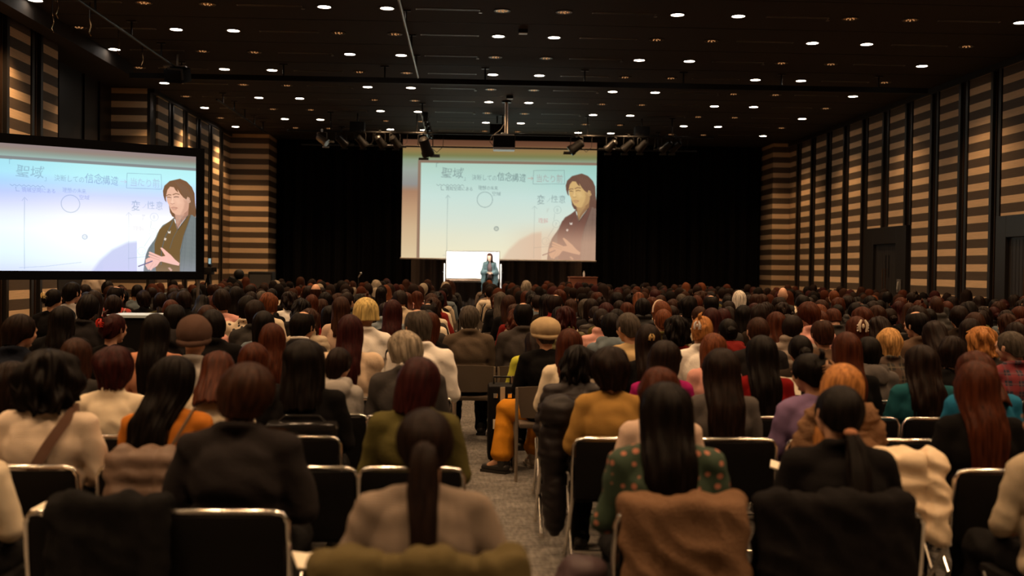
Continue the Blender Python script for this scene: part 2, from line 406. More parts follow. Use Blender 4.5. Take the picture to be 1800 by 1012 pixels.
# ---------------------------------------------------------------- ceiling fixtures
lensM = mat('downlight lens', (1, .9, .8), emit=24, ecol=(1, .86, .72)); goldM = mat('gold reflector', (.8, .5, .25), .2, 1); trimM = mat('downlight trim ring', (.10, .085, .07), .4, .5)
bulbM = mat('dimmed filament', (1, .6, .3), emit=.45, ecol=(1, .5, .2))
A_, B_, X0_, Z0_, DZ_ = .2412*HC, .4461*HC, -.5533*HC, 4.2225*HC, .4643*HC
_ld = bpy.data.lights.new('downlight_lamp', 'SPOT'); _ld.energy = LAMP_W; _ld.color = LAMP_COL; _ld.spot_size = math.radians(118); _ld.spot_blend = .7; _ld.shadow_soft_size = .10
ring_me = setm(MB().ring((0, 0, -.012), .135, .105, .014).mesh('trim_ring'), trimM)
lens_me = setm(MB().cyl((0, 0, -.006), (0, 0, .004), .105, n=32).mesh('lens'), lensM)
cone_me = MB(); 
for k in range(3):
    cone_me.ring((0, 0, -.008+.0), .103-.03*k, .080-.03*k, .010+.004*k)
cone_me = setm(cone_me.mesh('reflector'), goldM)
bulb_me = MB()
for a in range(5): bulb_me.ell((.06*math.cos(a*1.256), .06*math.sin(a*1.256), -.012), (.012, .012, .008), n=1)
bulb_me.ell((0, 0, -.012), (.014, .014, .01), n=1); bulb_me = setm(bulb_me.mesh('bulb'), bulbM)
def col_x(k):
    x = X0_+math.floor(k/2)*(A_+B_)+(k % 2)*A_
    return x+.16 if k == -3 else x
ordn = ['first', 'second', 'third', 'fourth', 'fifth', 'sixth', 'seventh', 'eighth', 'ninth', 'tenth', 'eleventh', 'twelfth']
ctop = ['beside the striped wall under the boxing', 'second line from the side screen wall', 'third line from the side screen wall', 'fourth line from the side screen wall', 'fifth line from the side screen wall',
        'sixth line, above the presenter', 'seventh line, above the projector', 'eighth line, past the projector', 'ninth line, past the projector', 'tenth line, above the podium side', 'eleventh line, above the podium side', 'twelfth line, near the door wall', 'line nearest the door wall']
for r in range(-9, 9):
    for k in range(-3, 10):
        x = col_x(k)-(.10 if k == -3 and r > 2 else 0); y = Z0_+DZ_*r
        if x > XR-.5: continue
        lit = (r % 2) == (0 if k in (-3, 0, 1, 4, 5, 8, 9) else 1)
        if k == 9: lit = False
        if not lit and r < 0: continue
        if r == 8 and k in (2, 3, 6, 7) and not lit: pass
        e = empty('ceiling_downlight', (x, y, CEIL))
        if r >= 0:
            tag(e, '%s downlight, ceiling row %d from stage, %s' % ('lit white' if lit else 'dimmed gold', 9-r, ctop[k+3]), 'downlight', 'lit ceiling downlights' if lit else 'dimmed ceiling downlights')
        else:
            tag(e, 'lit white downlight in the ceiling above the nearest rows, out of the photo', 'downlight', 'downlights above the camera end')
        link('trim_ring', ring_me, parent=e)
        if lit:
            link('lens', lens_me, parent=e)
            l = bpy.data.objects.new('downlight_lamp', _ld); C.objects.link(l); l.parent = e; l.location = (0, 0, -.03 if k != -3 else -.27)
        else:
            link('reflector', cone_me, parent=e); link('filament', bulb_me, parent=e)
# linear air slots between the columns of lights
slot_me = setm(MB().bx((-.5, -.035, -.008), (.5, -.025, .001)).bx((-.5, .025, -.008), (.5, .035, .001)).bx((-.52, -.035, -.012), (-.5, .035, .001)).bx((.5, -.035, -.012), (.52, .035, .001)).mesh('frame', False), ALU)
slot_in = setm(MB().bx((-.5, -.025, -.003), (.5, .025, .0005)).mesh('slot', False), BLK)
gapn = ['beside the side screen wall', 'above the side screen', 'before the middle rail', 'between the middle rail and projector', 'just past the projector', 'above the podium', 'near the door wall']
for r in range(0, 9):
    for g in range(-3, 4):
        x = (-.076+.6873*g)*HC; y = Z0_+DZ_*r
        if x < XL+.9: continue
        e = tag(empty('air_slot', (x, y, CEIL)), 'thin linear air slot, ceiling row %d from stage, %s' % (9-r, gapn[g+3]), 'air vent', 'linear air slots in the ceiling')
        link('frame', slot_me, parent=e); link('slot', slot_in, parent=e)
# sprinklers
sp_me = setm(MB().cyl((0, 0, 0), (0, 0, -.03), .012, n=10).cyl((0, 0, -.03), (0, 0, -.036), .03, n=14).mesh('s'), ALU)
for r in range(0, 8, 2):
    for g, w_ in zip((-1, 0, 1, 2), ('over the middle rail', 'over the aisle', 'over the podium side', 'toward the door wall')):
        o = link('sprinkler_head', sp_me, loc=(col_x(2)-.35+g*2.85, Z0_+DZ_*(r+.03), CEIL))
        tag(o, 'small metal sprinkler head, ceiling row %d from stage, %s' % (9-r, w_), 'sprinkler', 'sprinkler heads')

# ---------------------------------------------------------------- rails, battens, lamps
def batten(name, p0, p1, r, m_, hang, label, cat, box=None, group=None):
    p0 = Vector(p0); p1 = Vector(p1); e = tag(empty(name, p0), label, cat, group); d = p1-p0
    if box: 
        h = Vector((abs(d.x)/2+ (0 if abs(d.x) > .1 else box[0]), abs(d.y)/2+(0 if abs(d.y) > .1 else box[0]), box[1])); MB().box(d/2, h).build('rail', m_, e, smooth=False, bevel=.004)
    else: MB().cyl((0, 0, 0), d, r, n=12).build('rail', m_, e)
    for i in range(hang):
        q = d*((i+.5)/hang); MB().cyl(q, q+Vector((0, 0, CEIL-p0.z)), .018, n=8).box(q+Vector((0, 0, CEIL-p0.z-.01)), (.08, .03, .01)).build('hanger', BLKMET, e)
    return e
batten('partition_rail', (XL+.6, 22.6, 5.52), (XR-.8, 22.6, 5.52), .05, BLK, 8, 'long black beam hung across the whole ceiling', 'ceiling rail', box=(.06, .055))
xa = W(108, 0, 15.5); 
batten('lighting_rail', (-5.75, 12.5, 5.55), (-5.75, 21.6, 5.55), .022, BLKMET, 5, 'dark tube rail running above the side screen, ending at the speaker', 'lighting rail')
batten('lighting_rail', (-5.9, 25.9, 5.56), (-5.9, 32.4, 5.56), .022, BLKMET, 5, 'dark tube rail beyond the long beam over the side screen wall', 'lighting rail')
batten('lighting_rail', (-1.0, 13, 5.55), (-1.0, 22.3, 5.55), .024, ALU, 5, 'bright tube rail running overhead between the lights to the long beam', 'lighting rail')
batten('lighting_rail', (-1.12, 26.8, 5.45), (-1.12, 31.6, 5.45), .024, ALU, 3, 'short bright tube rail with black clamps above the presenter', 'lighting rail')
for y in (27.2, 28.0, 28.9, 29.7, 30.5):
    o = tag(MB().box((0, 0, 0), (.06, .10, .11)).cyl((0, 0, .1), (0, 0, -.16), .03).build('rail_clamp_box', BLKMET, loc=(-1.02, y, 5.40), bevel=.008), 'black clamp box hung on the rail above the presenter, about %.0f metres before the curtain' % (YC-y), 'clamp box', 'clamp boxes on the rail')
# front battens across the stage
ba = W(505, 231, 29.5); bb = W(1255, 246, 29.5)
batten('stage_batten', (W(505, 231, 29.5).x, 29.5, 5.30), (W(1255, 240, 29.5).x, 29.5, 5.30), .025, BLKMET, 5, 'long black lighting batten across the stage front', 'lighting batten')
batten('stage_batten', (W(530, 250, 32.5).x, 32.5, W(880, 260, 32.5).z), (W(1225, 262, 32.5).x, 32.5, W(880, 260, 32.5).z), .025, BLKMET, 5, 'thinner black batten crossing just before the big screen', 'lighting batten')
def stage_lamp(p, aim, s, label, mm=BLKMET, glint=False):
    s *= .62
    e = tag(empty('stage_lamp', p), label, 'stage light', 'stage lamps on the battens')
    d = (Vector(aim)-Vector(p)).normalized(); u, w_, _ = frame(d); d = np.array(d)
    q = d*0+np.array((0, 0, -.28*s))
    MB()._loft([(q-d*.20*s, .07*s), (q-d*.16*s, .11*s), (q+d*.10*s, .12*s), (q+d*.14*s, .14*s), (q+d*.22*s, .14*s)], u, w_, 20).build('housing', mm, e)
    MB().cyl(q+d*.215*s, q+d*.222*s, .12*s).build('lens', mat('lamp glass', (.3, .3, .3), .1), e)
    MB().tube([(-.16*s, 0, -.28*s), (-.16*s, 0, -.05*s), (0, 0, .0), (.16*s, 0, -.05*s), (.16*s, 0, -.28*s)], .012*s, 8).build('yoke', mm, e)
    MB().box((0, 0, .02), (.03*s, .03*s, .05*s)).build('clamp', mm, e, smooth=False)
    bd = MB()
    for a_ in (1, -1): bd.box(q+d*.28*s+np.array(w_)*a_*.13*s, (.11*s, .06*s, .008*s), Matrix.Rotation(.4*a_, 3, 'X'))
    bd.build('barn_door', mm, e)
    c_ = [(.1*s, 0, -.3*s), (.25*s, 0, -.42*s), (.38*s, 0, -.3*s), (.40*s, 0, 0)]
    MB().tube(np.array(c_), .008*s, 6).build('cable', BLK, e)
    return e
AIM = W(830, 480, 31.5)
SB = 5.30
def lx(px): return W(px, 240, 29.5).x
stage_lamp((lx(566), 29.5, SB), (2, 28, 1), 1.3, 'lamp with bright metal glint at the end of the batten', ALU)
stage_lamp((lx(748), 29.5, SB), AIM, 2.0, 'large black lantern pointing straight down before the big screen')
stage_lamp((lx(1014), 29.5, SB), (-3, 30, 1.0), 1.7, 'black angled lantern before the top corner of the big screen')
for px_, w_ in ((600, 'first of the dark cluster before the curtain'), (634, 'second of the dark cluster before the curtain'), (668, 'third of the dark cluster before the curtain'), (694, 'last of the dark cluster, touching the big screen edge'),
               (1075, 'first past the big screen'), (1105, 'second past the big screen'), (1130, 'third past the big screen, with a glint'), (1172, 'fourth past the big screen'), (1188, 'last on the batten over the podium side')):
    stage_lamp((lx(px_), 29.5, SB), AIM if px_ % 2 else (1, 33, 1), 1.4, 'black stage lamp on the batten, '+w_)
for px_, w_ in ((627, 'over the dark lamp cluster'), (1130, 'past the big screen'), (874, 'beside the projector pole')):
    e = tag(empty('dimmer_box', (lx(px_), 29.7, 5.45)), 'black box clamped on the batten, '+w_, 'box')
    MB().box((0, 0, 0), (.20, .14, .14)).build('case', BLK, e, smooth=False, bevel=.01); MB().cyl((0, 0, .14), (0, 0, CEIL-5.45), .02).build('bracket', BLKMET, e)
# projector on its pole
pj = W(886, 250, 27.0); e = tag(empty('projector', (pj.x, 27.0, pj.z)), 'black ceiling projector with pale underside hanging on a long pole', 'projector')
MB().box((0, 0, .0), (.27, .24, .15)).build('case', BLK, e, smooth=False, bevel=.02)
MB().box((0, 0, -.175), (.265, .23, .03)).build('underside', WHITE, e, smooth=False, bevel=.01)
MB().box((0, 0, .17), (.24, .20, .012)).box((0, 0, .20), (.08, .08, .03)).build('mount_plate', WHITE, e, smooth=False)
MB().cyl((.05, 0, .2), (.05, 0, CEIL-pj.z), .04).build('pole', mat('pole enamel', (.55, .5, .45), .4), e)
MB().cyl((.05, 0, CEIL-pj.z-.04), (.05, 0, CEIL-pj.z), .12).build('ceiling_flange', BLKMET, e)
MB().cyl((.1, .23, 0), (.1, .3, 0), .07).build('lens', mat('lamp glass'), e)
MB().tube([(-.27, -.1, -.1), (-.36, -.1, 0), (-.3, -.05, .15), (-.1, 0, .3), (.04, 0, .5)], .008, 6).build('cable', BLK, e)
for px_, py_, y_ in ((919, 87, 18.9), (896, 171, 26.2)):
    e = tag(empty('ceiling_sensor', (W(px_, py_, y_).x, y_, CEIL)), 'small black box with pale face on the ceiling, %s' % ('close to the projector pole' if y_ > 20 else 'alone between the lit rows'), 'sensor')
    MB().box((0, 0, -.03), (.08, .06, .03)).build('case', BLK, e, smooth=False, bevel=.005); MB().box((0, 0, -.066), (.075, .05, .008)).build('face', WHITE, e, smooth=False)
# loudspeaker at the end of the wall-side rail
spk = W(312, 132, 21.8); e = tag(empty('ceiling_loudspeaker', spk), 'dark slanted loudspeaker hung where the rail ends near the long beam', 'loudspeaker')
R_ = Matrix.Rotation(.35, 3, 'X')@Matrix.Rotation(-.4, 3, 'Z')
MB().box((0, 0, 0), (.20, .17, .13), R_).build('cabinet', BLK, e, bevel=.02); MB().box((0, -.17, -.0), (.18, .01, .11), R_).build('grille', mat('grille', (.05, .045, .04), .6), e, smooth=False)
MB().cyl((-.22, 0, -.06), (-.22, 0, .12), .04).build('pivot', WHITE, e); MB().box((-.05, 0, .17), (.22, .05, .012)).cyl((0, 0, .17), (0, 0, CEIL-spk.z), .02).build('bracket', ALU, e)
for i, (px_, py_, y_, w_) in enumerate(((100, 20, 16.2, 'nearest the picture top'), (92, 45, 16.6, 'nearest the striped panels'), (158, 52, 17.6, 'second from the picture top'), (208, 85, 19.2, 'third along the rail'), (250, 110, 20.8, 'last before the loudspeaker'))):
    p_ = W(px_, py_, y_); e = tag(empty('hanging_clamp', p_), 'small dark clamp with gold glints hanging off the rail, '+w_, 'clamp', 'clamps on the wall side rail')
    MB().tube([(0, 0, .18), (.02, 0, .05), (-.015, 0, -.04), (.02, 0, -.1)], .010, 6).build('hook', goldM, e); MB().cyl((0, 0, .15), (0, 0, CEIL-p_.z), .008, n=6).build('wire', BLKMET, e)

# ================================================================ THE PROJECTED PICTURE
# a picture painted stroke by stroke on a fine grid, in the units of the big screen (x 705..1047, y 245..455)
PXW, PXH = 342.0, 210.0
class Canvas:
    def __init__(s, x0, y0, x1, y1, k, bg):
        s.x0, s.y0, s.k = x0, y0, k; s.w = int((x1-x0)*k); s.h = int((y1-y0)*k)
        s.X, s.Y = np.meshgrid(x0+(np.arange(s.w)+.5)/k, y0+(np.arange(s.h)+.5)/k)
        s.a = bg(s.X, s.Y)
    def sub(s, xa, ya, xb, yb, pad=2):
        i0 = max(0, int((ya-pad-s.y0)*s.k)); i1 = min(s.h, int((yb+pad-s.y0)*s.k)+1); j0 = max(0, int((xa-pad-s.x0)*s.k)); j1 = min(s.w, int((xb+pad-s.x0)*s.k)+1)
        return slice(i0, max(i0, i1)), slice(j0, max(j0, j1))
    def blend(s, sl, mask, col):
        if mask.size == 0: return
        c = np.array(col, float)/255 if not callable(col) else col(s.X[sl], s.Y[sl])
        s.a[sl] = s.a[sl]*(1-mask[..., None])+c*mask[..., None]
    def poly(s, pts, col, al=1.0, soft=.5):
        p = np.array(pts, float); sl = s.sub(p[:, 0].min(), p[:, 1].min(), p[:, 0].max(), p[:, 1].max(), 2+soft*2)
        X, Y = s.X[sl], s.Y[sl]
        if X.size == 0: return
        ins = np.zeros(X.shape, bool); dd = np.full(X.shape, 1e9); q = np.roll(p, -1, 0)
        for (ax, ay), (bx_, by) in zip(p, q):
            c = ((ay > Y) != (by > Y)) & (X < (bx_-ax)*(Y-ay)/((by-ay) or 1e-9)+ax); ins ^= c
            ex, ey = bx_-ax, by-ay; t = np.clip(((X-ax)*ex+(Y-ay)*ey)/(ex*ex+ey*ey+1e-9), 0, 1); dd = np.minimum(dd, np.hypot(X-ax-t*ex, Y-ay-t*ey))
        sd = np.where(ins, dd, -dd); s.blend(sl, al*np.clip(sd/soft+.5, 0, 1), col)
    def line(s, pts, w, col, al=1.0, soft=.35):
        p = np.array(pts, float); sl = s.sub(p[:, 0].min(), p[:, 1].min(), p[:, 0].max(), p[:, 1].max(), w+1)
        X, Y = s.X[sl], s.Y[sl]
        if X.size == 0: return
        dd = np.full(X.shape, 1e9)
        for (ax, ay), (bx_, by) in zip(p[:-1], p[1:]):
            ex, ey = bx_-ax, by-ay; t = np.clip(((X-ax)*ex+(Y-ay)*ey)/(ex*ex+ey*ey+1e-9), 0, 1); dd = np.minimum(dd, np.hypot(X-ax-t*ex, Y-ay-t*ey))
        s.blend(sl, al*np.clip((w/2-dd)/soft+.5, 0, 1), col)
    def circle(s, cx, cy, r, w, col, al=1.0):
        a = np.linspace(0, 2*PI, 40); s.line(np.stack([cx+r*np.cos(a), cy+r*np.sin(a)], 1), w, col, al)
    def text(s, body, x, y, size, col, al=.8, sq=1.0, slant=0):
        """handwriting, from the outlines of the characters: baseline start (x, y), letter height size"""
        cu = bpy.data.curves.new('t', 'FONT'); cu.body = body; cu.resolution_u = 2; o = bpy.data.objects.new('t', cu); C.objects.link(o)
        dg = bpy.context.evaluated_depsgraph_get(); me = bpy.data.meshes.new_from_object(o.evaluated_get(dg)); me.calc_loop_triangles()
        V = np.array([v.co[:2] for v in me.vertices]).reshape(-1, 2); T = [t.vertices[:] for t in me.loop_triangles]
        bpy.data.objects.remove(o)
        if len(V) == 0: return
        V = np.stack([x+V[:, 0]*size*sq+V[:, 1]*size*slant, y-V[:, 1]*size+V[:, 0]*size*.01], 1)
        V += np.array([[noise.noise(Vector((a*.12, b*.12, 3)))*size*.10, noise.noise(Vector((a*.12, b*.12, 9)))*size*.12] for a, b in V])
        acc = {}
        sl = s.sub(V[:, 0].min(), V[:, 1].min(), V[:, 0].max(), V[:, 1].max()); X, Y = s.X[sl], s.Y[sl]; cov = np.zeros(X.shape)
        offs = [(dx, dy) for dx in (-.25, .25) for dy in (-.25, .25)]
        for t in T:
            a, b, c = V[t[0]], V[t[1]], V[t[2]]; det = (b[0]-a[0])*(c[1]-a[1])-(c[0]-a[0])*(b[1]-a[1])
            if abs(det) < 1e-9: continue
            lo = np.minimum(np.minimum(a, b), c); hi = np.maximum(np.maximum(a, b), c)
            i0 = max(0, int((lo[1]-s.y0)*s.k)-1-sl[0].start); i1 = min(X.shape[0], int((hi[1]-s.y0)*s.k)+2-sl[0].start); j0 = max(0, int((lo[0]-s.x0)*s.k)-1-sl[1].start); j1 = min(X.shape[1], int((hi[0]-s.x0)*s.k)+2-sl[1].start)
            if i1 <= i0 or j1 <= j0: continue
            for dx, dy in offs:
                P = X[i0:i1, j0:j1]+dx/s.k; Q = Y[i0:i1, j0:j1]+dy/s.k
                u = ((P-a[0])*(c[1]-a[1])-(c[0]-a[0])*(Q-a[1]))/det; v = ((b[0]-a[0])*(Q-a[1])-(P-a[0])*(b[1]-a[1]))/det
                cov[i0:i1, j0:j1] += .25*((u >= 0) & (v >= 0) & (u+v <= 1))
        s.blend(sl, al*np.clip(cov, 0, 1), col)
def ramp(stops):
    xs = [a for a, _ in stops]; cs = np.array([c for _, c in stops], float)/255
    return lambda t: np.stack([np.interp(t, xs, cs[:, i]) for i in range(3)], -1)
def bg_front(X, Y):
    top = ramp([(245, (96, 62, 44)), (255, (110, 74, 52)), (257, (148, 112, 74)), (266, (142, 122, 74)), (273, (122, 124, 78)), (281, (140, 155, 130)), (300, (150, 160, 152)), (325, (140, 140, 138)), (337, (165, 125, 98)), (365, (188, 150, 116)), (400, (205, 175, 138)), (460, (222, 200, 160))])(Y)
    board = ramp([(285, (176, 208, 192)), (310, (184, 216, 206)), (345, (200, 224, 216)), (385, (214, 226, 212)), (415, (228, 228, 204)), (440, (236, 230, 200)), (460, (236, 226, 194))])(Y)
    board = board*(1-.12*smooth01(900, 1047, X)[..., None]*smooth01(380, 300, Y)[..., None]*np.array((1.0, .25, .1)))
    inb = (smooth01(736.5, 738, X)*smooth01(285.5, 287, Y))[..., None]; o = top*(1-inb)+board*inb
    fr = (smooth01(731.5, 733, X)*smooth01(281, 282.5, Y))[..., None]*(1-inb); return o*(1-.85*fr)+np.array((136, 106, 88))/255*.85*fr
def bg_side(X, Y):
    top = ramp([(262, (140, 122, 122)), (270, (142, 128, 118)), (276, (138, 152, 142)), (282, (150, 178, 172))])(Y)
    board = ramp([(285, (160, 218, 232)), (305, (166, 222, 240)), (318, (168, 208, 246)), (335, (184, 200, 250)), (350, (204, 212, 246)), (368, (224, 232, 248)), (390, (234, 246, 252)), (420, (224, 244, 252)), (440, (216, 232, 250)), (456, (206, 216, 248))])(Y)
    board = board*(1+.06*smooth01(730, 900, X)[..., None]*np.array((1.6, 1, .1)))
    inb = (smooth01(285.5, 287, Y))[..., None]; o = top*(1-inb)+board*inb
    fr = (smooth01(281, 282.5, Y))[..., None]*(1-inb); return o*(1-.9*fr)+np.array((124, 126, 128))/255*.9*fr
def paint(cv, side):
    ink = (96, 112, 116) if not side else (112, 138, 160); blk = (70, 84, 90) if not side else (104, 118, 170); al = .52 if not side else .46
    cv.poly([(880, 458), (893, 438), (912, 420), (935, 408), (958, 405), (990, 408), (1000, 458)], (218, 190, 164) if not side else (190, 194, 232), .75 if not side else .85, 6)  # shadow on the pictured board, painted as a soft blob
    cv.text('「', 756, 296, 12, ink, al); cv.text('聖域', 772, 311, 20, ink, al, slant=.08); cv.text('」', 812, 316, 10, ink, al)
    cv.text('決断しての', 826, 315, 11, ink, al, .82); cv.text('信念', 871, 315, 17, blk, al, .78, .05); cv.text('構造', 896, 316, 15, blk, al, .86, .05)
    red = (190, 120, 110) if not side else (190, 160, 200)
    cv.line([(925, 311), (934, 311), (931, 308.5)], .9, red, al); cv.line([(934, 311), (931, 313.5)], .9, red, al)
    cv.text('当たり前', 939, 316, 15, (160, 130, 130) if not side else (160, 160, 200), al, .8)
    cv.line([(935, 297), (989, 296), (990, 320), (934, 321), (935, 297)], .7, ink, .6)
    cv.line([(765+i*3.2, 325+(1.6 if i % 2 else -.8)) for i in range(16)], .9, ink, al)
    cv.line([(773, 328), (773.5, 334), (778, 334)], 1, ink, al); cv.text('情報空間にある', 781, 334, 8.2, blk, .9*al, .84); cv.text('理想の未来', 838, 332, 8.2, blk, .9*al, .86); cv.text('空域', 862, 342, 8, blk, .85*al, 1)
    cv.circle(850, 350, 13.5, 1.2, ink, .85*al); cv.line([(785, 345), (784.6, 400), (785, 452)], .9, ink, .7*al); cv.line([(781.5, 348.5), (785, 343), (789, 347.5)], .9, ink, .7*al); cv.line([(778, 450), (812, 448), (866, 441)], .7, ink, .35)
    cv.circle(871, 401, 3.6, 1.6, blk, .8*al); cv.text('中', 868.3, 403.5, 6, blk, al)
    # the speaker, seen close up
    P = lambda pts: [(930+a/5.85, 290+b/5.85) for a, b in pts]
    hair = (104, 74, 62) if not side else (118, 84, 58); skin = (206, 170, 112) if not side else (226, 178, 152); skd = (150, 112, 76) if not side else (176, 130, 110)
    kim = (112, 76, 66) if not side else (112, 86, 50); hao = (124, 100, 88) if not side else (116, 124, 124); haod = (100, 76, 68) if not side else (92, 100, 104); hl = (232, 200, 140) if not side else (246, 204, 178)
    cv.poly(P([(420, 330), (430, 395), (462, 450), (500, 470), (640, 420), (668, 440), (684, 400), (672, 300), (640, 180), (560, 200), (460, 260)]), hair, 1, 1)
    cv.poly(P([(470, 380), (478, 440), (490, 510), (500, 560), (535, 500), (606, 410), (612, 340), (560, 370)]), skd, 1, .6)
    cv.poly(P([(480, 400), (488, 470), (500, 530), (520, 480), (570, 410), (560, 395)]), skin, .5, 2)
    cv.poly(P([(465, 445), (430, 480), (360, 520), (322, 580), (290, 650), (230, 740), (205, 800), (190, 880), (180, 985), (690, 985), (690, 440), (645, 410), (600, 420), (540, 500), (500, 560), (480, 500)]), hao, 1, .7)
    for i in range(52):
        a = 190+rng.random()*500; 
        cv.line(P([(a, 420+rng.random()*200), (a-20-rng.random()*30, 985)]), .5, haod, .35)
    for i in range(70):
        b_ = 430+i*8; cv.line(P([(170, b_), (690, b_-6)]), .45, haod, .22)
    # repaint the board beyond the sleeve outline
    bgf = bg_side if side else bg_front
    cv.poly(P([(120, 985), (120, 600), (200, 420), (360, 400), (470, 440), (430, 478), (358, 518), (318, 580), (286, 650), (226, 740), (201, 800), (186, 880), (176, 985)]), lambda X, Y: bgf(X, Y), 1, .5)
    cv.text('変', 941, 355, 17, ink, al, .9); cv.text('ノ', 957, 352, 10, ink, .5*al); cv.text('性意', 966, 352, 14, ink, al*.9, .95)
    cv.line([(937.5, 361), (937.5, 452)], .8, ink, .5*al); cv.line([(933.5, 365), (937.5, 360), (942, 364.5)], .8, ink, .5*al); cv.text('理解', 944, 389, 9.5, (196, 90, 90) if not side else (176, 160, 190), .8*al, .95)
    for cx, cy, ch in ((978, 366, '8'), (976, 391, '7'), (958, 422, '上')):
        cv.circle(cx, cy, 6.4, .8, ink, .55*al); cv.text(ch, cx-2.4, cy+3, 8, ink, .55*al)
    cv.line([(973, 373), (972, 384)], .7, ink, .4); cv.line([(972, 398), (962, 414)], .7, ink, .4); cv.line([(937, 434), (972, 430)], .7, ink, .4)
    cv.poly(P([(466, 448), (500, 565), (610, 418), (632, 415), (600, 520), (560, 620), (528, 760), (525, 985), (300, 985), (286, 860), (284, 700), (330, 560), (400, 500)]), kim, 1, .6)
    cv.line(P([(466, 448), (440, 520), (380, 640), (350, 760), (345, 900)]), 1.4, haod, .8); cv.line(P([(500, 565), (460, 640), (430, 740)]), 1.0, haod, .7); cv.line(P([(632, 415), (570, 600), (530, 800)]), 1.2, haod, .8)
    cv.line(P([(484, 500), (505, 562), (600, 425)]), 1.3, (60, 45, 40), .6)
    # head
    cv.poly(P([(390, 215), (398, 180), (425, 140), (470, 130), (530, 170), (600, 230), (614, 290), (611, 335), (597, 372), (562, 402), (522, 417), (482, 412), (452, 392), (434, 362), (418, 322), (400, 284)]), skin, 1, .6)
    cv.poly(P([(560, 260), (614, 290), (611, 335), (597, 372), (562, 402), (530, 415), (560, 350), (570, 300)]), skd, .45, 3)
    cv.poly(P([(598, 236), (622, 246), (634, 268), (626, 290), (608, 300), (596, 285)]), skin, 1, .6); cv.line(P([(606, 250), (622, 262), (614, 285)]), .8, skd, .9)
    cv.poly(P([(362, 190), (376, 140), (426, 92), (525, 64), (590, 88), (642, 140), (668, 200), (674, 300), (684, 370), (680, 430), (655, 420), (640, 350), (630, 280), (616, 240), (598, 236), (588, 262), (560, 246), (528, 210), (500, 165), (508, 200), (484, 180), (466, 150), (430, 146), (404, 180), (394, 225), (390, 262), (396, 300), (380, 280), (366, 235)]), hair, 1, .6)
    for a in range(9): cv.line(P([(470+a*14, 85+a*6), (520+a*16, 150+a*12), (575+a*12, 260+a*14)]), .6, haod if a % 2 else (140, 104, 86), .35)
    cv.line(P([(396, 236), (415, 224), (440, 226)]), 1.3, hair, .9); cv.line(P([(458, 222), (486, 210), (518, 216)]), 1.4, hair, .9)
    cv.line(P([(404, 250), (420, 247), (438, 252)]), 1.1, (70, 50, 44), .8); cv.line(P([(468, 246), (488, 240), (512, 243)]), 1.2, (70, 50, 44), .8)
    cv.poly(P([(440, 230), (456, 230), (462, 285), (474, 300), (455, 312), (436, 306), (440, 285)]), hl, .6, 2); cv.line(P([(436, 306), (450, 313), (472, 304)]), .9, skd, .9); cv.line(P([(446, 235), (440, 280)]), .8, skd, .5)
    cv.line(P([(442, 350), (460, 344), (480, 345), (502, 350)]), 1.1, (160, 100, 84), .8); cv.line(P([(450, 357), (470, 358), (494, 355)]), .6, (110, 66, 56), .65); cv.line(P([(454, 366), (474, 370), (490, 365)]), 1.2, (196, 132, 110), .6)
    cv.poly(P([(470, 260), (520, 258), (540, 300), (500, 320)]), hl, .35, 5)
    # crests, hands, pen
    cv.poly(P([(408, 570), (420, 585), (436, 568), (434, 596), (412, 596)]), (236, 226, 214), .95, .5); cv.poly(P([(378, 640), (398, 646), (388, 668), (372, 660)]), (232, 216, 204), .9, .5)
    hd = (216, 160, 122) if not side else (240, 186, 172)
    cv.poly(P([(200, 852), (228, 832), (262, 838), (300, 846), (336, 872), (306, 914), (268, 936), (226, 950), (204, 920)]), hd, 1, .7)
    for a in ((225, 940, 262, 880), (248, 948, 290, 892), (205, 905, 240, 858)): cv.line(P([(a[0], a[1]), (a[2], a[3])]), 2.6, hd, 1, .6); cv.line(P([(a[0]+10, a[1]), (a[2]+10, a[3])]), .5, skd, .6)
    cv.poly(P([(300, 830), (386, 815), (344, 750), (338, 738), (352, 734), (372, 748), (440, 806), (480, 850), (524, 884), (516, 908), (446, 894), (360, 872), (310, 860)]), hd, 1, .7)
    for a in ((240, 786, 340, 828), (236, 812, 330, 845), (246, 838, 340, 862)): cv.line(P([(a[0], a[1]), (a[2], a[3])]), 3.4, hd, 1, .6)
    for a in ((246, 804, 336, 838), (244, 828, 330, 855)): cv.line(P([(a[0], a[1]), (a[2], a[3])]), .6, skd, .7)
    cv.line(P([(135, 917), (200, 892), (262, 866)]), 1.8, (120, 84, 80) if not side else (90, 84, 120), .95); cv.poly(P([(410, 930), (430, 925), (455, 950), (440, 965)]), hd, .7, 1)
    if not side:      # warm peach wash blended over the picture's lower corner
        def wash(X, Y): return np.ones(X.shape+(3,))*np.array((226, 186, 156))/255
        sl = cv.sub(860, 380, 1048, 458); X, Y = cv.X[sl], cv.Y[sl]
        msk = smooth01(378, 430, Y)*smooth01(870, 985, X)*.62
        cv.blend(sl, msk, (222, 180, 150))
    else:
        sl = cv.sub(900, 400, 1048, 458); cv.blend(sl, smooth01(425, 458, cv.Y[sl])*.18, (214, 206, 240))
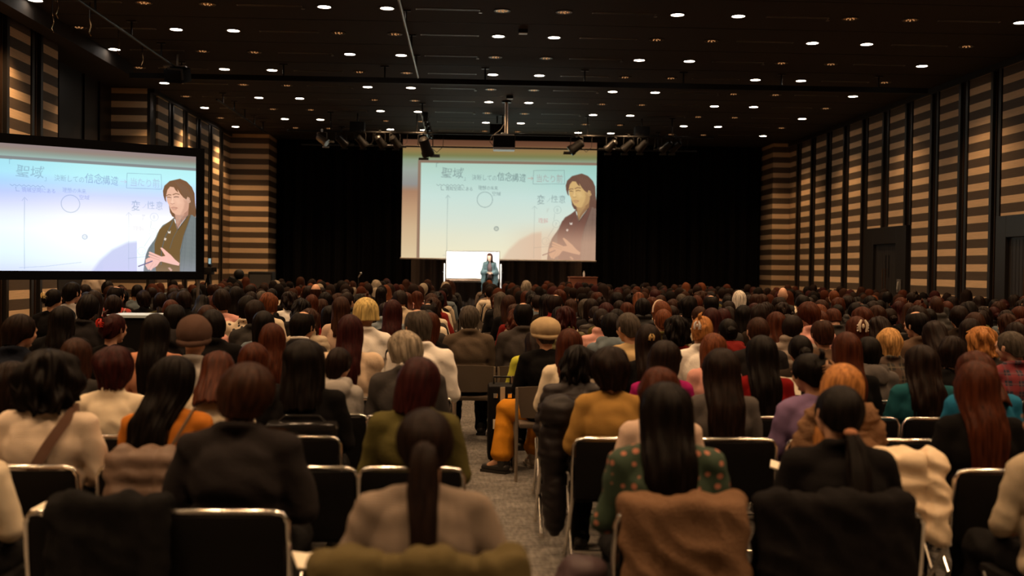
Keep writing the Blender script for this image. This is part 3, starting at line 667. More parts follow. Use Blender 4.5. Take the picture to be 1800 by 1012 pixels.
def screen_mesh(cv, P00, P10, P01, P11, name, gain=1.0):
    """grid mesh of the canvas between four corners (top-left, top-right, bottom-left, bottom-right), local to P01"""
    h, w = cv.h, cv.w; u = np.linspace(0, 1, w)[None, :, None]; v = np.linspace(0, 1, h)[:, None, None]
    A, B, C_, D = [np.array(p)-np.array(P01) for p in (P00, P10, P01, P11)]
    V = (A*(1-u)+B*u)*(1-v)+(C_*(1-u)+D*u)*v
    me = bpy.data.meshes.new(name); n = h*w; me.vertices.add(n); me.vertices.foreach_set('co', V.reshape(-1)); i, j = np.meshgrid(np.arange(h-1), np.arange(w-1), indexing='ij'); a = (i*w+j).ravel()
    q = np.stack([a, a+w, a+w+1, a+1], 1); me.loops.add(q.size); me.loops.foreach_set('vertex_index', q.ravel().astype(np.int32)); me.polygons.add(len(q)); me.polygons.foreach_set('loop_start', (np.arange(len(q))*4).astype(np.int32)); me.update(calc_edges=True)
    c = np.clip(cv.a, 0, 1); lin = np.where(c <= .04045, c/12.92, ((c+.055)/1.055)**2.4)*gain
    at = me.color_attributes.new('Col', 'FLOAT_COLOR', 'POINT'); at.data.foreach_set('color', np.concatenate([lin.reshape(-1, 3), np.ones((n, 1))], 1).ravel())
    return me
PICT = attr_mat('projected picture', .8, 1.0)
K_ = 1.35
cvf = Canvas(705, 245, 1047, 456, K_, bg_front); paint(cvf, False)
YS = 34.0
tl, tr, bl, br = W(708.5, 244.5, YS), W(1049.5, 250, YS), W(705, 452.5, YS), W(1046.5, 458, YS)
e = tag(empty('projection_screen', bl), 'big white screen at the stage back showing whiteboard notes and a robed speaker', 'projection screen')
link('projected_picture', screen_mesh(cvf, tl, tr, bl, br, 'projected_picture', 1.0), PICT, e)
q = [np.array(p)-np.array(bl) for p in (tl, tr, br, bl)]
mb = MB(); v = np.array([p+np.array((0, .02, 0)) for p in q]+[p+np.array((0, .05, 0)) for p in q]); mb.add(v, [(0, 1, 2, 3), (4, 7, 6, 5), (0, 4, 5, 1), (1, 5, 6, 2), (2, 6, 7, 3), (3, 7, 4, 0)]); mb.build('screen_fabric', mat('white screen fabric', (.4, .4, .4), .9), e, smooth=False)
mb = MB(); mb.cyl(q[3]+np.array((-.03, .02, -.02)), q[2]+np.array((.03, .02, -.02)), .03); mb.build('bottom_bar', mat('bar enamel', (.35, .3, .25), .5), e)
MB().box((q[0]+q[1])/2+np.array((0, .05, .12)), (3.2, .08, .09), Matrix.Rotation(.014, 3, 'Y')).build('roller_case', BLK, e, smooth=False)

# the side screen on its frame, turned toward the seats
cvs = Canvas(713, 262.5, 1047, 455.5, 1.6, bg_side); paint(cvs, True)
YR_, YL_ = 16.6, 14.35
tr, br = W(344.5, 275.5, YR_), W(344, 477, YR_)
hh = (tr-br).length
# left edge of the picture lies outside the frame
def left_at(px, Yd, pyt, pyb): return W(px, pyt, Yd), W(px, pyb, Yd)
tl0, bl0 = W(0, 250.5, 14.9), W(0, 475.5, 14.9)
# extend the screen plane beyond the frame to the picture's own width
dT = (tl0-tr); dB = (bl0-br); dT.z = 0; ext = 1.13
tl = tr+(tl0-tr)*ext; bl = br+(bl0-br)*ext
e = tag(empty('side_screen', (br.x, br.y, 0)), 'black framed screen on legs by the striped wall, showing the same speaker', 'projection screen')
o_ = np.array((br.x, br.y, 0))
me = screen_mesh(cvs, tl, tr, bl, br, 'projected_picture', 1.12)
link('projected_picture', me, PICT, e, loc=Vector(bl)-Vector(o_))
Q = [np.array(p)-o_ for p in (tl, tr, br, bl)]; wv = Q[1]-Q[0]; wv /= np.linalg.norm(wv); uv = np.array((0, 0, 1.)); nv = np.cross(wv, uv); nv /= np.linalg.norm(nv)
back = -nv if nv[1] < 0 else nv
ft = .13; F = [Q[0]-wv*ft+uv*(ft+.0), Q[1]+wv*ft+uv*(ft), Q[2]+wv*ft-uv*ft*.95, Q[3]-wv*ft-uv*ft*.95]
def strip(a, b, c, d, th=.03):
    a, b, c, d = [np.array(p) for p in (a, b, c, d)]; f_ = -back*.015; k_ = back*th
    return np.array([a+f_, b+f_, c+f_, d+f_, a+k_, b+k_, c+k_, d+k_]), [(0, 1, 2, 3), (4, 7, 6, 5), (0, 4, 5, 1), (1, 5, 6, 2), (2, 6, 7, 3), (3, 7, 4, 0)]
mb = MB()
for a, b in ((0, 1), (1, 2), (2, 3), (3, 0)): mb.add(*strip(F[a], F[b], Q[b], Q[a]))
mb.build('frame', mat('black frame cloth', (.004, .004, .005), .85, spec=.05), e, smooth=False)
MB().add(*[strip(Q[0], Q[1], Q[2], Q[3], .012)[0]+back*.02, strip(Q[0], Q[1], Q[2], Q[3])[1]]).build('screen_fabric', mat('white screen fabric'), e, smooth=False)
for a in (Q[2]+wv*.06, Q[3]-wv*.06):
    g = MB(); b0 = a+back*.05; g.cyl((b0[0], b0[1], 0.02), (b0[0], b0[1], b0[2]), .022); g.cyl((b0[0]-.0, b0[1]-.45, .03), (b0[0], b0[1]+.45, .03), .02); g.cyl((b0[0], b0[1]+.4, .04), (b0[0], b0[1], .9), .014); g.build('leg', ALU, e)

# ---------------------------------------------------------------- on the stage
YB = 32.0
wl, wr = W(785, 441, YB), W(877.5, 443, YB); wbz0 = W(785, 488.5, YB).z; zt = (wl.z+wr.z)/2; wc = (wl+wr)/2; hw = (wr.x-wl.x)/2
e = tag(empty('whiteboard', (wc.x, YB, STZ)), 'brightly lit white board on a wheeled stand beside the presenter', 'whiteboard')
zz = lambda z: z-STZ
MB().bx((-hw, -.012, zz(wbz0)), (hw, .012, zz(zt))).build('board', mat('whiteboard enamel', (.9, .9, .9), .25), e, smooth=False)
mb = MB(); t_ = .018
mb.bx((-hw-t_, -.02, zz(zt)), (hw+t_, .02, zz(zt)+t_)).bx((-hw-t_, -.02, zz(wbz0)-t_), (hw+t_, .02, zz(wbz0))).bx((-hw-t_, -.02, zz(wbz0)), (-hw, .02, zz(zt))).bx((hw, -.02, zz(wbz0)), (hw+t_, .02, zz(zt)))
mb.build('frame', ALU, e, smooth=False, bevel=.003)
MB().bx((-hw, -.09, zz(wbz0)-.07), (hw, -.02, zz(wbz0)-.05)).bx((-hw, -.09, zz(wbz0)-.06), (hw, -.085, zz(wbz0)-.03)).build('pen_tray', mat('tray wood', (.45, .3, .2), .5), e, smooth=False)
MB().bx((-hw, -.01, zz(wbz0)-.12), (hw, .01, zz(wbz0)-.085)).build('crossbar', ALU, e, smooth=False)
for s_ in (-1, 1):
    MB().bx((s_*(hw+.055)-.018, -.018, .06), (s_*(hw+.055)+.018, .018, zz(zt)-.36)).bx((s_*(hw+.055)-.02, -.25, .04), (s_*(hw+.055)+.02, .25, .08)).build('leg', WHITE, e, smooth=False, bevel=.003)
    MB().ell((s_*(hw+.10), 0, zz(zt)-.62), (.03, .015, .03), n=2).build('knob', BLK, e)
    for y_ in (-.22, .22): MB().cyl((s_*(hw+.055)-.01, y_, .025), (s_*(hw+.055)+.01, y_, .025), .025).build('caster', BLK, e)
for i, (a_, m_) in enumerate(((-.55, WHITE), (-.45, mat('eraser blue', (.05, .1, .3))), (.02, BLK), (.1, mat('marker red', (.4, .03, .03))))):
    o = MB().cyl((-.06, 0, 0), (.06, 0, 0), .009, n=8).build('marker_pen', m_, loc=(wc.x+a_, YB-.06, wbz0-.04)); tag(o, ('white', 'blue', 'black', 'red')[i]+' marker pen lying on the whiteboard tray', 'marker')
pl, pr_ = W(1000, 486, 32), W(1048, 486.5, 32); pc = (pl.x+pr_.x)/2; ph_ = pl.z
e = tag(empty('podium', (pc, 32, STZ)), 'reddish brown wooden podium at the far end of the stage', 'podium'); hw2 = (pr_.x-pl.x)/2
MB().bx((-hw2, -.25, .03), (hw2, .25, ph_-STZ-.03)).build('body', WOODP, e, smooth=False, bevel=.008); MB().bx((-hw2-.02, -.27, ph_-STZ-.03), (hw2+.02, .27, ph_-STZ)).build('top', WOODP, e, smooth=False, bevel=.006)
MB().bx((-hw2-.01, -.26, 0), (hw2+.01, .26, .04)).build('plinth', BLK, e, smooth=False); MB().bx((-.002, -.256, .06), (.002, -.249, ph_-STZ-.05)).build('panel_seam', BLK, e, smooth=False)
bp = W(1026, 484, 32); e = tag(empty('water_bottle', (bp.x, 31.95, ph_)), 'small clear water bottle with pale cap standing on the podium', 'bottle')
MB().cyl((0, 0, 0), (0, 0, .11), .03, .03).cyl((0, 0, .11), (0, 0, .15), .03, .013).build('body', mat('clear plastic', (.75, .8, .85), .1), e); MB().cyl((0, 0, .15), (0, 0, .175), .015).build('cap', WHITE, e)
# presenter's key lights: the stage lamps above him
def spot(name, p, aim, w, size, col, blend=.3, r=.06):
    l = bpy.data.lights.new(name, 'SPOT'); l.energy = w; l.spot_size = math.radians(size); l.spot_blend = blend; l.color = col; l.shadow_soft_size = r
    o = bpy.data.objects.new(name, l); C.objects.link(o); o.location = p; o.rotation_euler = (Vector(aim)-Vector(p)).to_track_quat('-Z', 'Y').to_euler(); return o
spot('stage_lamp_light', (lx(700), 29.9, 4.7), (wc.x, YB, 1.75), 1500, 36, (1, .96, .9))
spot('stage_lamp_light', (lx(990), 29.9, 4.7), (wc.x+.1, YB, 1.75), 1200, 34, (1, .96, .9))
spot('stage_lamp_light', (lx(775), 29.8, 4.7), (wc.x+.3, YB, 1.7), 500, 60, (1, .85, .65))
# front-of-stage things seen over the heads
def stand_thing(name, px_, y_, label, cat): return tag(empty(name, (W(px_, 480, y_).x, y_, 0)), label, cat)
e = stand_thing('video_camera', 366, 24.5, 'black video camera on a tripod beside the side screen frame', 'video camera')
zt_ = W(366, 476, 24.5).z
MB().box((0, 0, zt_), (.10, .18, .08)).box((.02, .1, zt_+.13), (.03, .10, .03)).build('camera_body', BLK, e, bevel=.01); MB().cyl((0, .18, zt_), (0, .34, zt_), .055).build('lens', BLKMET, e); MB().box((.14, -.05, zt_+.03), (.06, .02, .05)).build('viewfinder', BLKMET, e, smooth=False)
MB().box((.03, 0, zt_+.22), (.02, .03, .06)).build('tally_light', mat('cold pilot lamp', (.3, .5, .6), emit=.6), e, smooth=False)
for a in (0, 2.1, 4.2): MB().cyl((0, 0, zt_-.1), (.45*math.sin(a), .45*math.cos(a), .01), .02, .016, 8).build('leg', BLKMET, e)
MB().cyl((0, 0, zt_-.35), (0, 0, zt_-.08), .03).build('column', BLKMET, e)
e = stand_thing('video_camera', 418, 27.5, 'second black camera with round hood by the striped pier', 'video camera'); zt_ = W(418, 482, 27.5).z
MB().ell((.03, 0, zt_), (.13, .13, .13)).build('lens_hood', BLK, e); MB().box((-.1, 0, zt_-.2), (.14, .16, .10), Matrix.Rotation(.5, 3, 'Y')).build('camera_body', BLK, e, bevel=.02)
for a in (0, 2.1, 4.2): MB().cyl((0, 0, zt_-.2), (.45*math.sin(a), .45*math.cos(a), .01), .02, .016, 8).build('leg', BLKMET, e)
e = stand_thing('floor_loudspeaker', 460, 29.0, 'boxy black loudspeaker standing before the striped pier at the stage corner', 'loudspeaker'); zt_ = W(460, 477, 29).z
MB().bx((-.32, -.25, .0), (.33, .3, zt_)).build('cabinet', BLK, e, bevel=.05); MB().bx((-.27, -.262, .1), (.28, -.249, zt_-.08)).build('grille', mat('grille'), e, smooth=False)
e = stand_thing('microphone_stand', 630, 29.6, 'thin microphone stand with small silver head before the curtain', 'microphone stand'); zt_ = W(630, 481, 29.6).z
MB().cyl((0, 0, .02), (0, 0, zt_-.1), .012, n=8).build('pole', BLKMET, e); MB().cyl((0, 0, zt_-.1), (.06, 0, zt_), .014).ell((.07, 0, zt_+.01), (.03, .03, .035), n=2).build('microphone', ALU, e); MB().cyl((0, 0, 0), (0, 0, .02), .14).build('base', BLK, e)
# operator desk among the seats under the side screen
YD = 11.2; a_ = W(191, 553, YD); b_ = W(268, 556, YD); dx_ = b_.x-a_.x
e = tag(empty('operator_desk', ((a_.x+b_.x)/2, YD, 0)), 'black draped operator desk with painted screen-glow top among the seats under the side screen', 'desk')
MB().bx((-dx_/2, 0, 0), (dx_/2, .5, a_.z-.03)).build('drape', VINYL, e, smooth=False, bevel=.02); MB().bx((-dx_/2-.02, -.02, a_.z-.03), (dx_/2+.02, .52, a_.z)).build('desk_top', mat('top painted with screen glow', (.55, .68, .75), .3), e, smooth=False, bevel=.004)  # desk top coloured cool to stand in for monitor light

# ================================================================ PEOPLE
# a seated figure faces +Y (toward the stage); origin on the floor below the hips
HIP = np.array((0, 0, .52))
class Pose:
    def __init__(s, lean=0.0, ty=0.0, tp=0.0, tr=0.0, arms='lap', stand=False, legs='seat'):
        s.lean, s.ty, s.tp, s.tr, s.arms, s.stand, s.legs = lean, ty, tp, tr, arms, stand, legs
        s.hip = np.array((0, 0, .92)) if stand else HIP
        s.R = np.array(Matrix.Rotation(-lean, 3, 'X'))
    def t(s, x, y, z): return s.hip+s.R@np.array((x, y, z), float)
    def head(s):
        neck = s.t(0, .0, .555)
        M = Matrix.Translation(Vector(neck))@Matrix.Rotation(s.ty, 4, 'Z')@Matrix.Rotation(-(s.lean+s.tp), 4, 'X')@Matrix.Rotation(s.tr, 4, 'Y')@Matrix.Translation((0, .022, .095))
        return M
    def limbs(s):
        sh = [s.t(q*.150, -.01, .440) for q in (-1, 1)]
        if s.arms == 'lap': el = [s.t(q*.215, .03, .19) for q in (-1, 1)]; wr = [np.array((q*.10, .27, s.hip[2]+.10)) for q in (-1, 1)]; hd = [np.array((q*.03, .34, s.hip[2]+.095)) for q in (-1, 1)]
        elif s.arms == 'write': el = [s.t(q*.21, .06, .20) for q in (-1, 1)]; wr = [np.array((q*.10, .34, s.hip[2]+.15)) for q in (-1, 1)]; hd = [np.array((q*.02, .42, s.hip[2]+.14)) for q in (-1, 1)]
        elif s.arms == 'wide': el = [s.t(q*.25, .0, .20) for q in (-1, 1)]; wr = [np.array((q*.16, .22, s.hip[2]+.10)) for q in (-1, 1)]; hd = [np.array((q*.08, .28, s.hip[2]+.10)) for q in (-1, 1)]
        elif s.arms == 'talk': el = [s.t(q*.23, .02, .20) for q in (-1, 1)]; wr = [s.t(q*.09, .22, .20+.015*q) for q in (-1, 1)]; hd = [s.t(q*.015, .27, .215) for q in (-1, 1)]
        elif s.arms == 'down': el = [s.t(q*.23, -.02, .18) for q in (-1, 1)]; wr = [s.t(q*.25, .03, -.06) for q in (-1, 1)]; hd = [s.t(q*.25, .06, -.14) for q in (-1, 1)]
        return sh, el, wr, hd
    def legpts(s):
        if s.stand: return [[s.hip+np.array((q*.09, 0, -.04)), np.array((q*.10, .02, .50)), np.array((q*.10, -.01, .09)), np.array((q*.11, .12, .03))] for q in (-1, 1)]
        if s.legs == 'aisle': return [[np.array((-.07, .03, .52)), np.array((-.27, .30, .50)), np.array((-.33, .14, .11)), np.array((-.42, .20, .04))], [np.array((.07, .05, .52)), np.array((-.0, .42, .49)), np.array((-.06, .40, .12)), np.array((-.08, .50, .04))]]
        return [[np.array((q*.09, .02, .52)), np.array((q*.12, .44, .51)), np.array((q*.12, .40, .10)), np.array((q*.125, .50, .04))] for q in (-1, 1)]
def head_parts(mb, M):
    Rm = np.array(M.to_3x3()); T = np.array(M.translation); P = lambda x, y, z: T+Rm@np.array((x, y, z), float)
    E_ = lambda c, r, n=3: mb.ell(P(*c), r, rot=Rm, n=n)
    E_((0, -.012, .018), (.074, .094, .100)); E_((0, .03, -.035), (.060, .064, .070)); E_((0, .052, -.085), (.032, .030, .024)); E_((0, .058, .02), (.058, .036, .05))
    for q in (-1, 1):
        E_((q*.036, .066, -.022), (.024, .022, .026)); E_((q*.030, .083, .022), (.022, .010, .008), 2); E_((q*.076, -.002, -.008), (.009, .018, .030), 2); E_((q*.080, -.012, .004), (.007, .013, .020), 2)
        E_((q*.010, .098, -.028), (.009, .010, .008), 2)
    mb.cap(P(0, .088, .014), P(0, .108, -.022), .007, .011, 10); E_((0, .092, -.052), (.021, .010, .006), 2); E_((0, .089, -.063), (.018, .010, .007), 2); E_((0, .082, -.09), (.018, .016, .014), 2)
def hand_parts(mb, wr, hd, side, curl=.5, r=.0085):
    u = hd-wr; u /= np.linalg.norm(u); up_ = np.array((0, 0, 1.)); sd = np.cross(u, up_); sd /= np.linalg.norm(sd)+1e-9; nn = np.cross(sd, u)
    c = wr+u*.055; Rm = np.stack([sd, u, nn], 1); mb.ell(c, (.038, .048, .015), rot=Rm); mb.cap(wr-u*.02, wr+u*.03, .025, .024, 10)
    for i, (a, L_) in enumerate(((-.028, .062), (-.009, .075), (.010, .070), (.028, .055))):
        b = c+sd*a*side*-1+u*.040; d1 = u*math.cos(curl*.5)-nn*math.sin(curl*.5)+sd*a*2*-side; d2 = u*math.cos(curl*1.3)-nn*math.sin(curl*1.3)
        m1 = b+d1*L_*.55; m2 = m1+d2*L_*.5; mb.cap(b, m1, r, r*.92, 8, 3); mb.cap(m1, m2, r*.92, r*.75, 8, 3)
    b = wr+u*.025-sd*side*.028; m1 = b+(u*.6-sd*side*.7)*.042; mb.cap(b, m1, r*1.25, r, 8, 3); mb.cap(m1, m1+(u*.9-sd*side*.1)*.032, r, r*.8, 8, 3)
def body_mesh(p, voxel=.0068, r=.0085):
    mb = MB(); sh, el, wr, hd = p.limbs(); M = p.head(); head_parts(mb, M)
    mb.cap(p.t(0, .0, .46), p.t(0, .0, .57), .046, .049); mb.cap(p.t(0, .0, .56), np.array(M@Vector((0, -.01, -.02))), .050, .052)
    mb.ell(p.t(0, -.005, .02), (.155, .115, .10)); mb.ell(p.t(0, -.005, .16), (.13, .095, .14)); mb.ell(p.t(0, -.01, .34), (.148, .10, .14)); mb.cap(sh[0], sh[1], .048, n=16)
    for q, a, b, c, h in zip((-1, 1), sh, el, wr, hd):
        mb.cap(p.t(q*.03, -.015, .475), a, .028, .040); mb.cap(a, b, .048, .038); mb.cap(b, c, .038, .025); hand_parts(mb, c, h, q, .9 if p.arms == 'lap' else .6, r)
    for L_ in p.legpts():
        mb.cap(L_[0], L_[1], .078, .052); mb.cap(L_[1], L_[2], .052, .034); mb.cap(L_[2], L_[3], .032, .034)
    return remesh(mb, voxel, 2, name='person')
def rot_of(p): return p.R
def top_mesh(p, kind, seed):
    mb = MB(); sh, el, wr, hd = p.limbs(); R_ = p.R
    k = {'sweater': 1.0, 'turtleneck': 1.0, 'shirt': 1.03, 'jacket': 1.10, 'hoodie': 1.10, 'puffer': 1.24, 'fur': 1.22, 'blouse': 1.04}[kind]
    mb.ell(p.t(0, .0, .015), (.172*k, .135*k, .10), R_); mb.ell(p.t(0, -.005, .15), (.152*k, .117*k, .15), R_); mb.ell(p.t(0, -.012, .32), (.160*k, .120*k, .16), R_); mb.ell(p.t(0, -.03, .39), (.140, .092*k, .09), R_)
    mb.cap(sh[0], sh[1], .060*k, n=18)
    for q, a, b, c in zip((-1, 1), sh, el, wr):
        mb.cap(p.t(q*.03, -.022, .492), a+np.array((0, 0, .0)), .040*k, .055*k); mb.cap(a, b, .058*k, .049*k); w = b+(c-b)*.88; mb.cap(b, w, .052*k, .040*k)
    if kind == 'turtleneck': mb.cap(p.t(0, -.012, .50), p.t(0, .0, .60), .068, .064, 18)
    elif kind in ('shirt', 'jacket'):
        a = np.linspace(0, 2*PI, 19)[:-1]; mb.tube([p.t(.064*math.cos(t), -.012+.062*math.sin(t), .525+.012*math.sin(-t)) for t in np.append(a, a[0])], .016 if kind == 'shirt' else .02, 8)
    elif kind == 'hoodie': mb.ell(p.t(0, -.10, .47), (.125, .06, .085), R_); mb.cap(p.t(-.09, -.04, .52), p.t(.09, -.04, .52), .04, n=12); mb.cap(p.t(-.085, .03, .50), p.t(0, .09, .44), .03)
    elif kind == 'puffer': mb.cap(p.t(-.05, -.03, .54), p.t(.05, -.03, .54), .05, n=12)
    elif kind == 'fur': mb.cap(p.t(-.11, -.05, .51), p.t(.11, -.05, .51), .07, n=14); mb.cap(p.t(-.11, .03, .50), p.t(.11, .03, .50), .06, n=14)
    elif kind == 'blouse':
        for q in (-1, 1): mb.ell(p.t(q*.18, 0, .44), (.075, .075, .075))
        mb.ell(p.t(0, -.03, .53), (.08, .06, .02), R_)
    me = remesh(mb, .0135, 4, name='top')
    amp = {'sweater': .007, 'turtleneck': .007, 'shirt': .010, 'jacket': .008, 'hoodie': .012, 'puffer': .006, 'fur': .010, 'blouse': .010}[kind]
    displace(me, folds(seed, amp, 7 if kind != 'fur' else 30, 14 if kind != 'fur' else 34))
    if kind == 'puffer': displace(me, lambda co, no: .012*np.abs(np.sin(co[:, 2]*PI/.075))-.004)
    return me
def bottom_mesh(p, skirt=False):
    mb = MB(); mb.ell(p.hip+np.array((0, .0, .0)), (.165, .125, .09))
    for L_ in p.legpts():
        wide = 1.35 if p.legs == 'aisle' else 1
        mb.cap(L_[0], L_[1], .09, .074*wide); 
        if skirt: mb.cap(L_[1], L_[1]+(L_[2]-L_[1])*.35, .072, .075)
        elif p.legs == 'aisle': q_ = L_[2]+(L_[1]-L_[2])*.12; mb.cap(L_[1], q_, .092, .082); mb.ell(q_, (.088, .095, .05))
        else: mb.cap(L_[1], L_[2], .070*wide, .056*wide); mb.cap(L_[2], L_[2]+np.array((0, 0, -.03)), .058*wide, .060*wide)
    if skirt: mb.ell((0, .25, .52), (.19, .25, .075))
    me = remesh(mb, .015, 3, name='bottom'); return displace(me, folds(5, .009 if p.legs == 'aisle' else .008, 6 if p.legs == 'aisle' else 12, 9))
def shoe_mesh(p, i, boot=False):
    L_ = p.legpts()[i]; d = L_[3]-L_[2]; d[2] = 0; d /= np.linalg.norm(d); mb = MB(); a = np.array((L_[2][0], L_[2][1], 0))
    mb.cap(a-d*.035+np.array((0, 0, .045)), a+d*.14+np.array((0, 0, .035)), .040, .036, 12); mb.box(a+d*.05+np.array((0, 0, .012)), (.042, .115, .012), Matrix.Rotation(math.atan2(-d[0], d[1]), 3, 'Z'))
    mb.cap(a-d*.02+np.array((0, 0, .05)), a-d*.015+np.array((0, 0, .10 if not boot else .17)), .042, .044 if not boot else .05, 12)
    return mb.mesh('shoe')
# ---- hair, in the head's own frame (centre of the head, face toward +Y)
HS = {  # back end, side end, face half-angle, bottom width, wave, volume, crown opening, ragged, drape
    'long':    dict(zb=-.46, zs=-.40, fa=118, w=.80, wave=.004, vol=.020, t0=0, rag=.045, drape=1),
    'xlong':   dict(zb=-.60, zs=-.50, fa=118, w=.62, wave=.006, vol=.020, t0=0, rag=.07, drape=1),
    'wavy':    dict(zb=-.42, zs=-.34, fa=116, w=.98, wave=.008, vol=.022, t0=0, rag=.06, drape=1),
    'mid':     dict(zb=-.27, zs=-.25, fa=118, w=1.0, wave=.005, vol=.022, t0=0, rag=.02, drape=.5),
    'bob':     dict(zb=-.17, zs=-.155, fa=120, w=.93, wave=.004, vol=.026, t0=0, rag=.010, drape=0),
    'bobfull': dict(zb=-.185, zs=-.15, fa=118, w=1.10, wave=.010, vol=.032, t0=0, rag=.02, drape=0),
    'shag':    dict(zb=-.20, zs=-.14, fa=118, w=1.0, wave=.012, vol=.028, t0=0, rag=.03, drape=0),
    'short':   dict(zb=-.105, zs=-.035, fa=124, w=.80, wave=.005, vol=.016, t0=0, rag=.008, drape=0),
    'shortf':  dict(zb=-.125, zs=-.07, fa=122, w=.84, wave=.008, vol=.026, t0=0, rag=.012, drape=0),
    'curly':   dict(zb=-.14, zs=-.09, fa=120, w=.95, wave=.018, vol=.032, t0=0, rag=.02, drape=0),
    'crew':    dict(zb=-.085, zs=-.02, fa=126, w=.80, wave=.002, vol=.007, t0=0, rag=.004, drape=0),
    'bowl':    dict(zb=-.055, zs=-.050, fa=180, w=1.06, wave=.003, vol=.034, t0=0, rag=.006, drape=0),
    'balding': dict(zb=-.10, zs=-.03, fa=124, w=.80, wave=.003, vol=.012, t0=34, rag=.006, drape=0),
    'ring':    dict(zb=-.10, zs=-.03, fa=110, w=.80, wave=.003, vol=.008, t0=74, rag=.006, drape=0),
    'tight':   dict(zb=-.085, zs=-.025, fa=122, w=.78, wave=.0025, vol=.012, t0=0, rag=.004, drape=0),
}
def hair_mesh(style, seed=0, N=88, Mr=26, solid=True):
    s = HS[style]; V = []; rs = np.random.default_rng(seed+17); ph = rs.random(6)*6.28
    lean = Vector((seed*3.1, 0, 0))
    for i in range(N):
        phi = (i/N)*2*PI; a = phi if phi <= PI else phi-2*PI; aa = abs(math.degrees(a))
        f = float(smooth01(s['fa']-14, s['fa']+10, aa)); sd = float(smooth01(35, 100, aa))
        zend = s['zb']*(1-sd)+s['zs']*sd; zend += s['rag']*noise.noise(Vector((math.cos(phi)*4+seed, math.sin(phi)*4, seed*1.7)))*1.3
        A, B_, Cz = .078+s['vol']*.85, .100+s['vol']*.8, .103+s['vol']*.75
        t0 = math.radians(s['t0']*(1.0 if aa < 120 else 1.0)+.5); thh = math.radians(52 if s['fa'] < 180 else 84)     # hairline over the brow
        arcback = PI/2-t0; hang = max(0, .012-zend); total_b = arcback*.11+hang; total_f = max(.004, (thh-t0))*.11
        tot = total_b*(1-f)+total_f*f
        for j in range(Mr):
            d = tot*j/(Mr-1); th = t0+d/.11
            if th <= PI/2: x = A*math.sin(th)*math.sin(a); y = -.010-B_*math.sin(th)*math.cos(a); z = .014+Cz*math.cos(th); h = 0
            else:
                h = d-arcback*.11; z = .014-h; q = min(1, h/max(hang, 1e-3))
                if s['drape']:
                    k = float(smooth01(.05, .24, h))*s['drape']; w = 1+(s['w']-1)*q**1.5
                    ax, by, yc = A*(1.0+.10*k)*w, B_*(1-.42*k), -.010-.105*k
                else:
                    w = 1+(s['w']-1)*q*q if s['w'] > .9 else 1-.22*float(smooth01(0, .11, h)); kk = float(smooth01(.0, .16, h)) if s['w'] <= .9 else float(smooth01(.04, .2, h))*.6
                    ax, by, yc = A*w, B_*(1-.22*kk), -.010+.006*kk
                x = ax*math.sin(a); y = yc-by*math.cos(a)
            g = min(1, th*1.2)
            rip = s['wave']*(math.sin(a*11+ph[0]+z*14)*.5+math.sin(a*23+ph[1]-z*20)*.32)+.0022*math.sin(a*41+ph[2]+z*9)
            rip += s['wave']*1.5*noise.noise(Vector((x*14+seed, y*14, z*9)))
            if s['wave'] > .011: rip += s['wave']*.8*math.sin(z*42+math.sin(a*5+ph[3])*2.2)*min(1, h*8+.25)
            k = 1+rip*g/.1
            # a side parting, a little dip on the crown
            V.append((x*k, (y+.01)*k-.01, z+(rip*g*.5 if th < 1.2 else 0)-(.004*math.exp(-((a-2.6)**2)*20) if th < .8 else 0)))
    mb = MB(); F = [(i*Mr+j, ((i+1) % N)*Mr+j, ((i+1) % N)*Mr+j+1, i*Mr+j+1) for i in range(N) for j in range(Mr-1)]
    mb.add(V, F); me = bpy.data.meshes.new('hair'); me.from_pydata([tuple(v) for v in V], [], F)
    bm = bmesh.new(); bm.from_mesh(me); 
    if s['t0'] == 0: bmesh.ops.remove_doubles(bm, verts=bm.verts, dist=.0012)
    bmesh.ops.recalc_face_normals(bm, faces=bm.faces); bm.to_mesh(me); bm.free()
    if solid:
        o = bpy.data.objects.new('t', me); C.objects.link(o); q = o.modifiers.new('s', 'SOLIDIFY'); q.thickness = .010; q.offset = -1
        dg = bpy.context.evaluated_depsgraph_get(); out = bpy.data.meshes.new_from_object(o.evaluated_get(dg)); bpy.data.objects.remove(o); bpy.data.meshes.remove(me); me = out
    me.name = 'hair'; me.materials.clear(); me.polygons.foreach_set('use_smooth', [True]*len(me.polygons)); me.materials.append(HAIR); return me
def strand_tube(pts, rad, n=22, lobes=7, amp=.12, flat=.75):
    """a bundle of hair along a path"""
    pts = np.array(pts, float); t = np.linspace(0, 1, len(pts)); tt = np.linspace(0, 1, 22); P = np.stack([np.interp(tt, t, pts[:, i]) for i in range(3)], 1); r = np.interp(tt, np.linspace(0, 1, len(rad)), rad)
    for _ in range(2): P[1:-1] = (P[:-2]+2*P[1:-1]+P[2:])/4
    V = []; a = np.arange(n)/n*2*PI; d = np.gradient(P, axis=0)
    for i in range(len(P)):
        dn = d[i]/np.linalg.norm(d[i]); u = np.array((1., 0, 0)); u -= dn*u.dot(dn); u /= np.linalg.norm(u); w = np.cross(dn, u)
        rr = r[i]*(1+amp*np.sin(a*lobes+i*.25)+.05*np.sin(a*13-i*.4)); V.append(P[i]+rr[:, None]*(np.cos(a)[:, None]*u+np.sin(a)[:, None]*w*flat))
    m_ = len(P); f = [(i*n+j, i*n+(j+1) % n, (i+1)*n+(j+1) % n, (i+1)*n+j) for i in range(m_-1) for j in range(n)]+[tuple(range(n-1, -1, -1)), tuple((m_-1)*n+j for j in range(n))]
    return np.concatenate(V), f
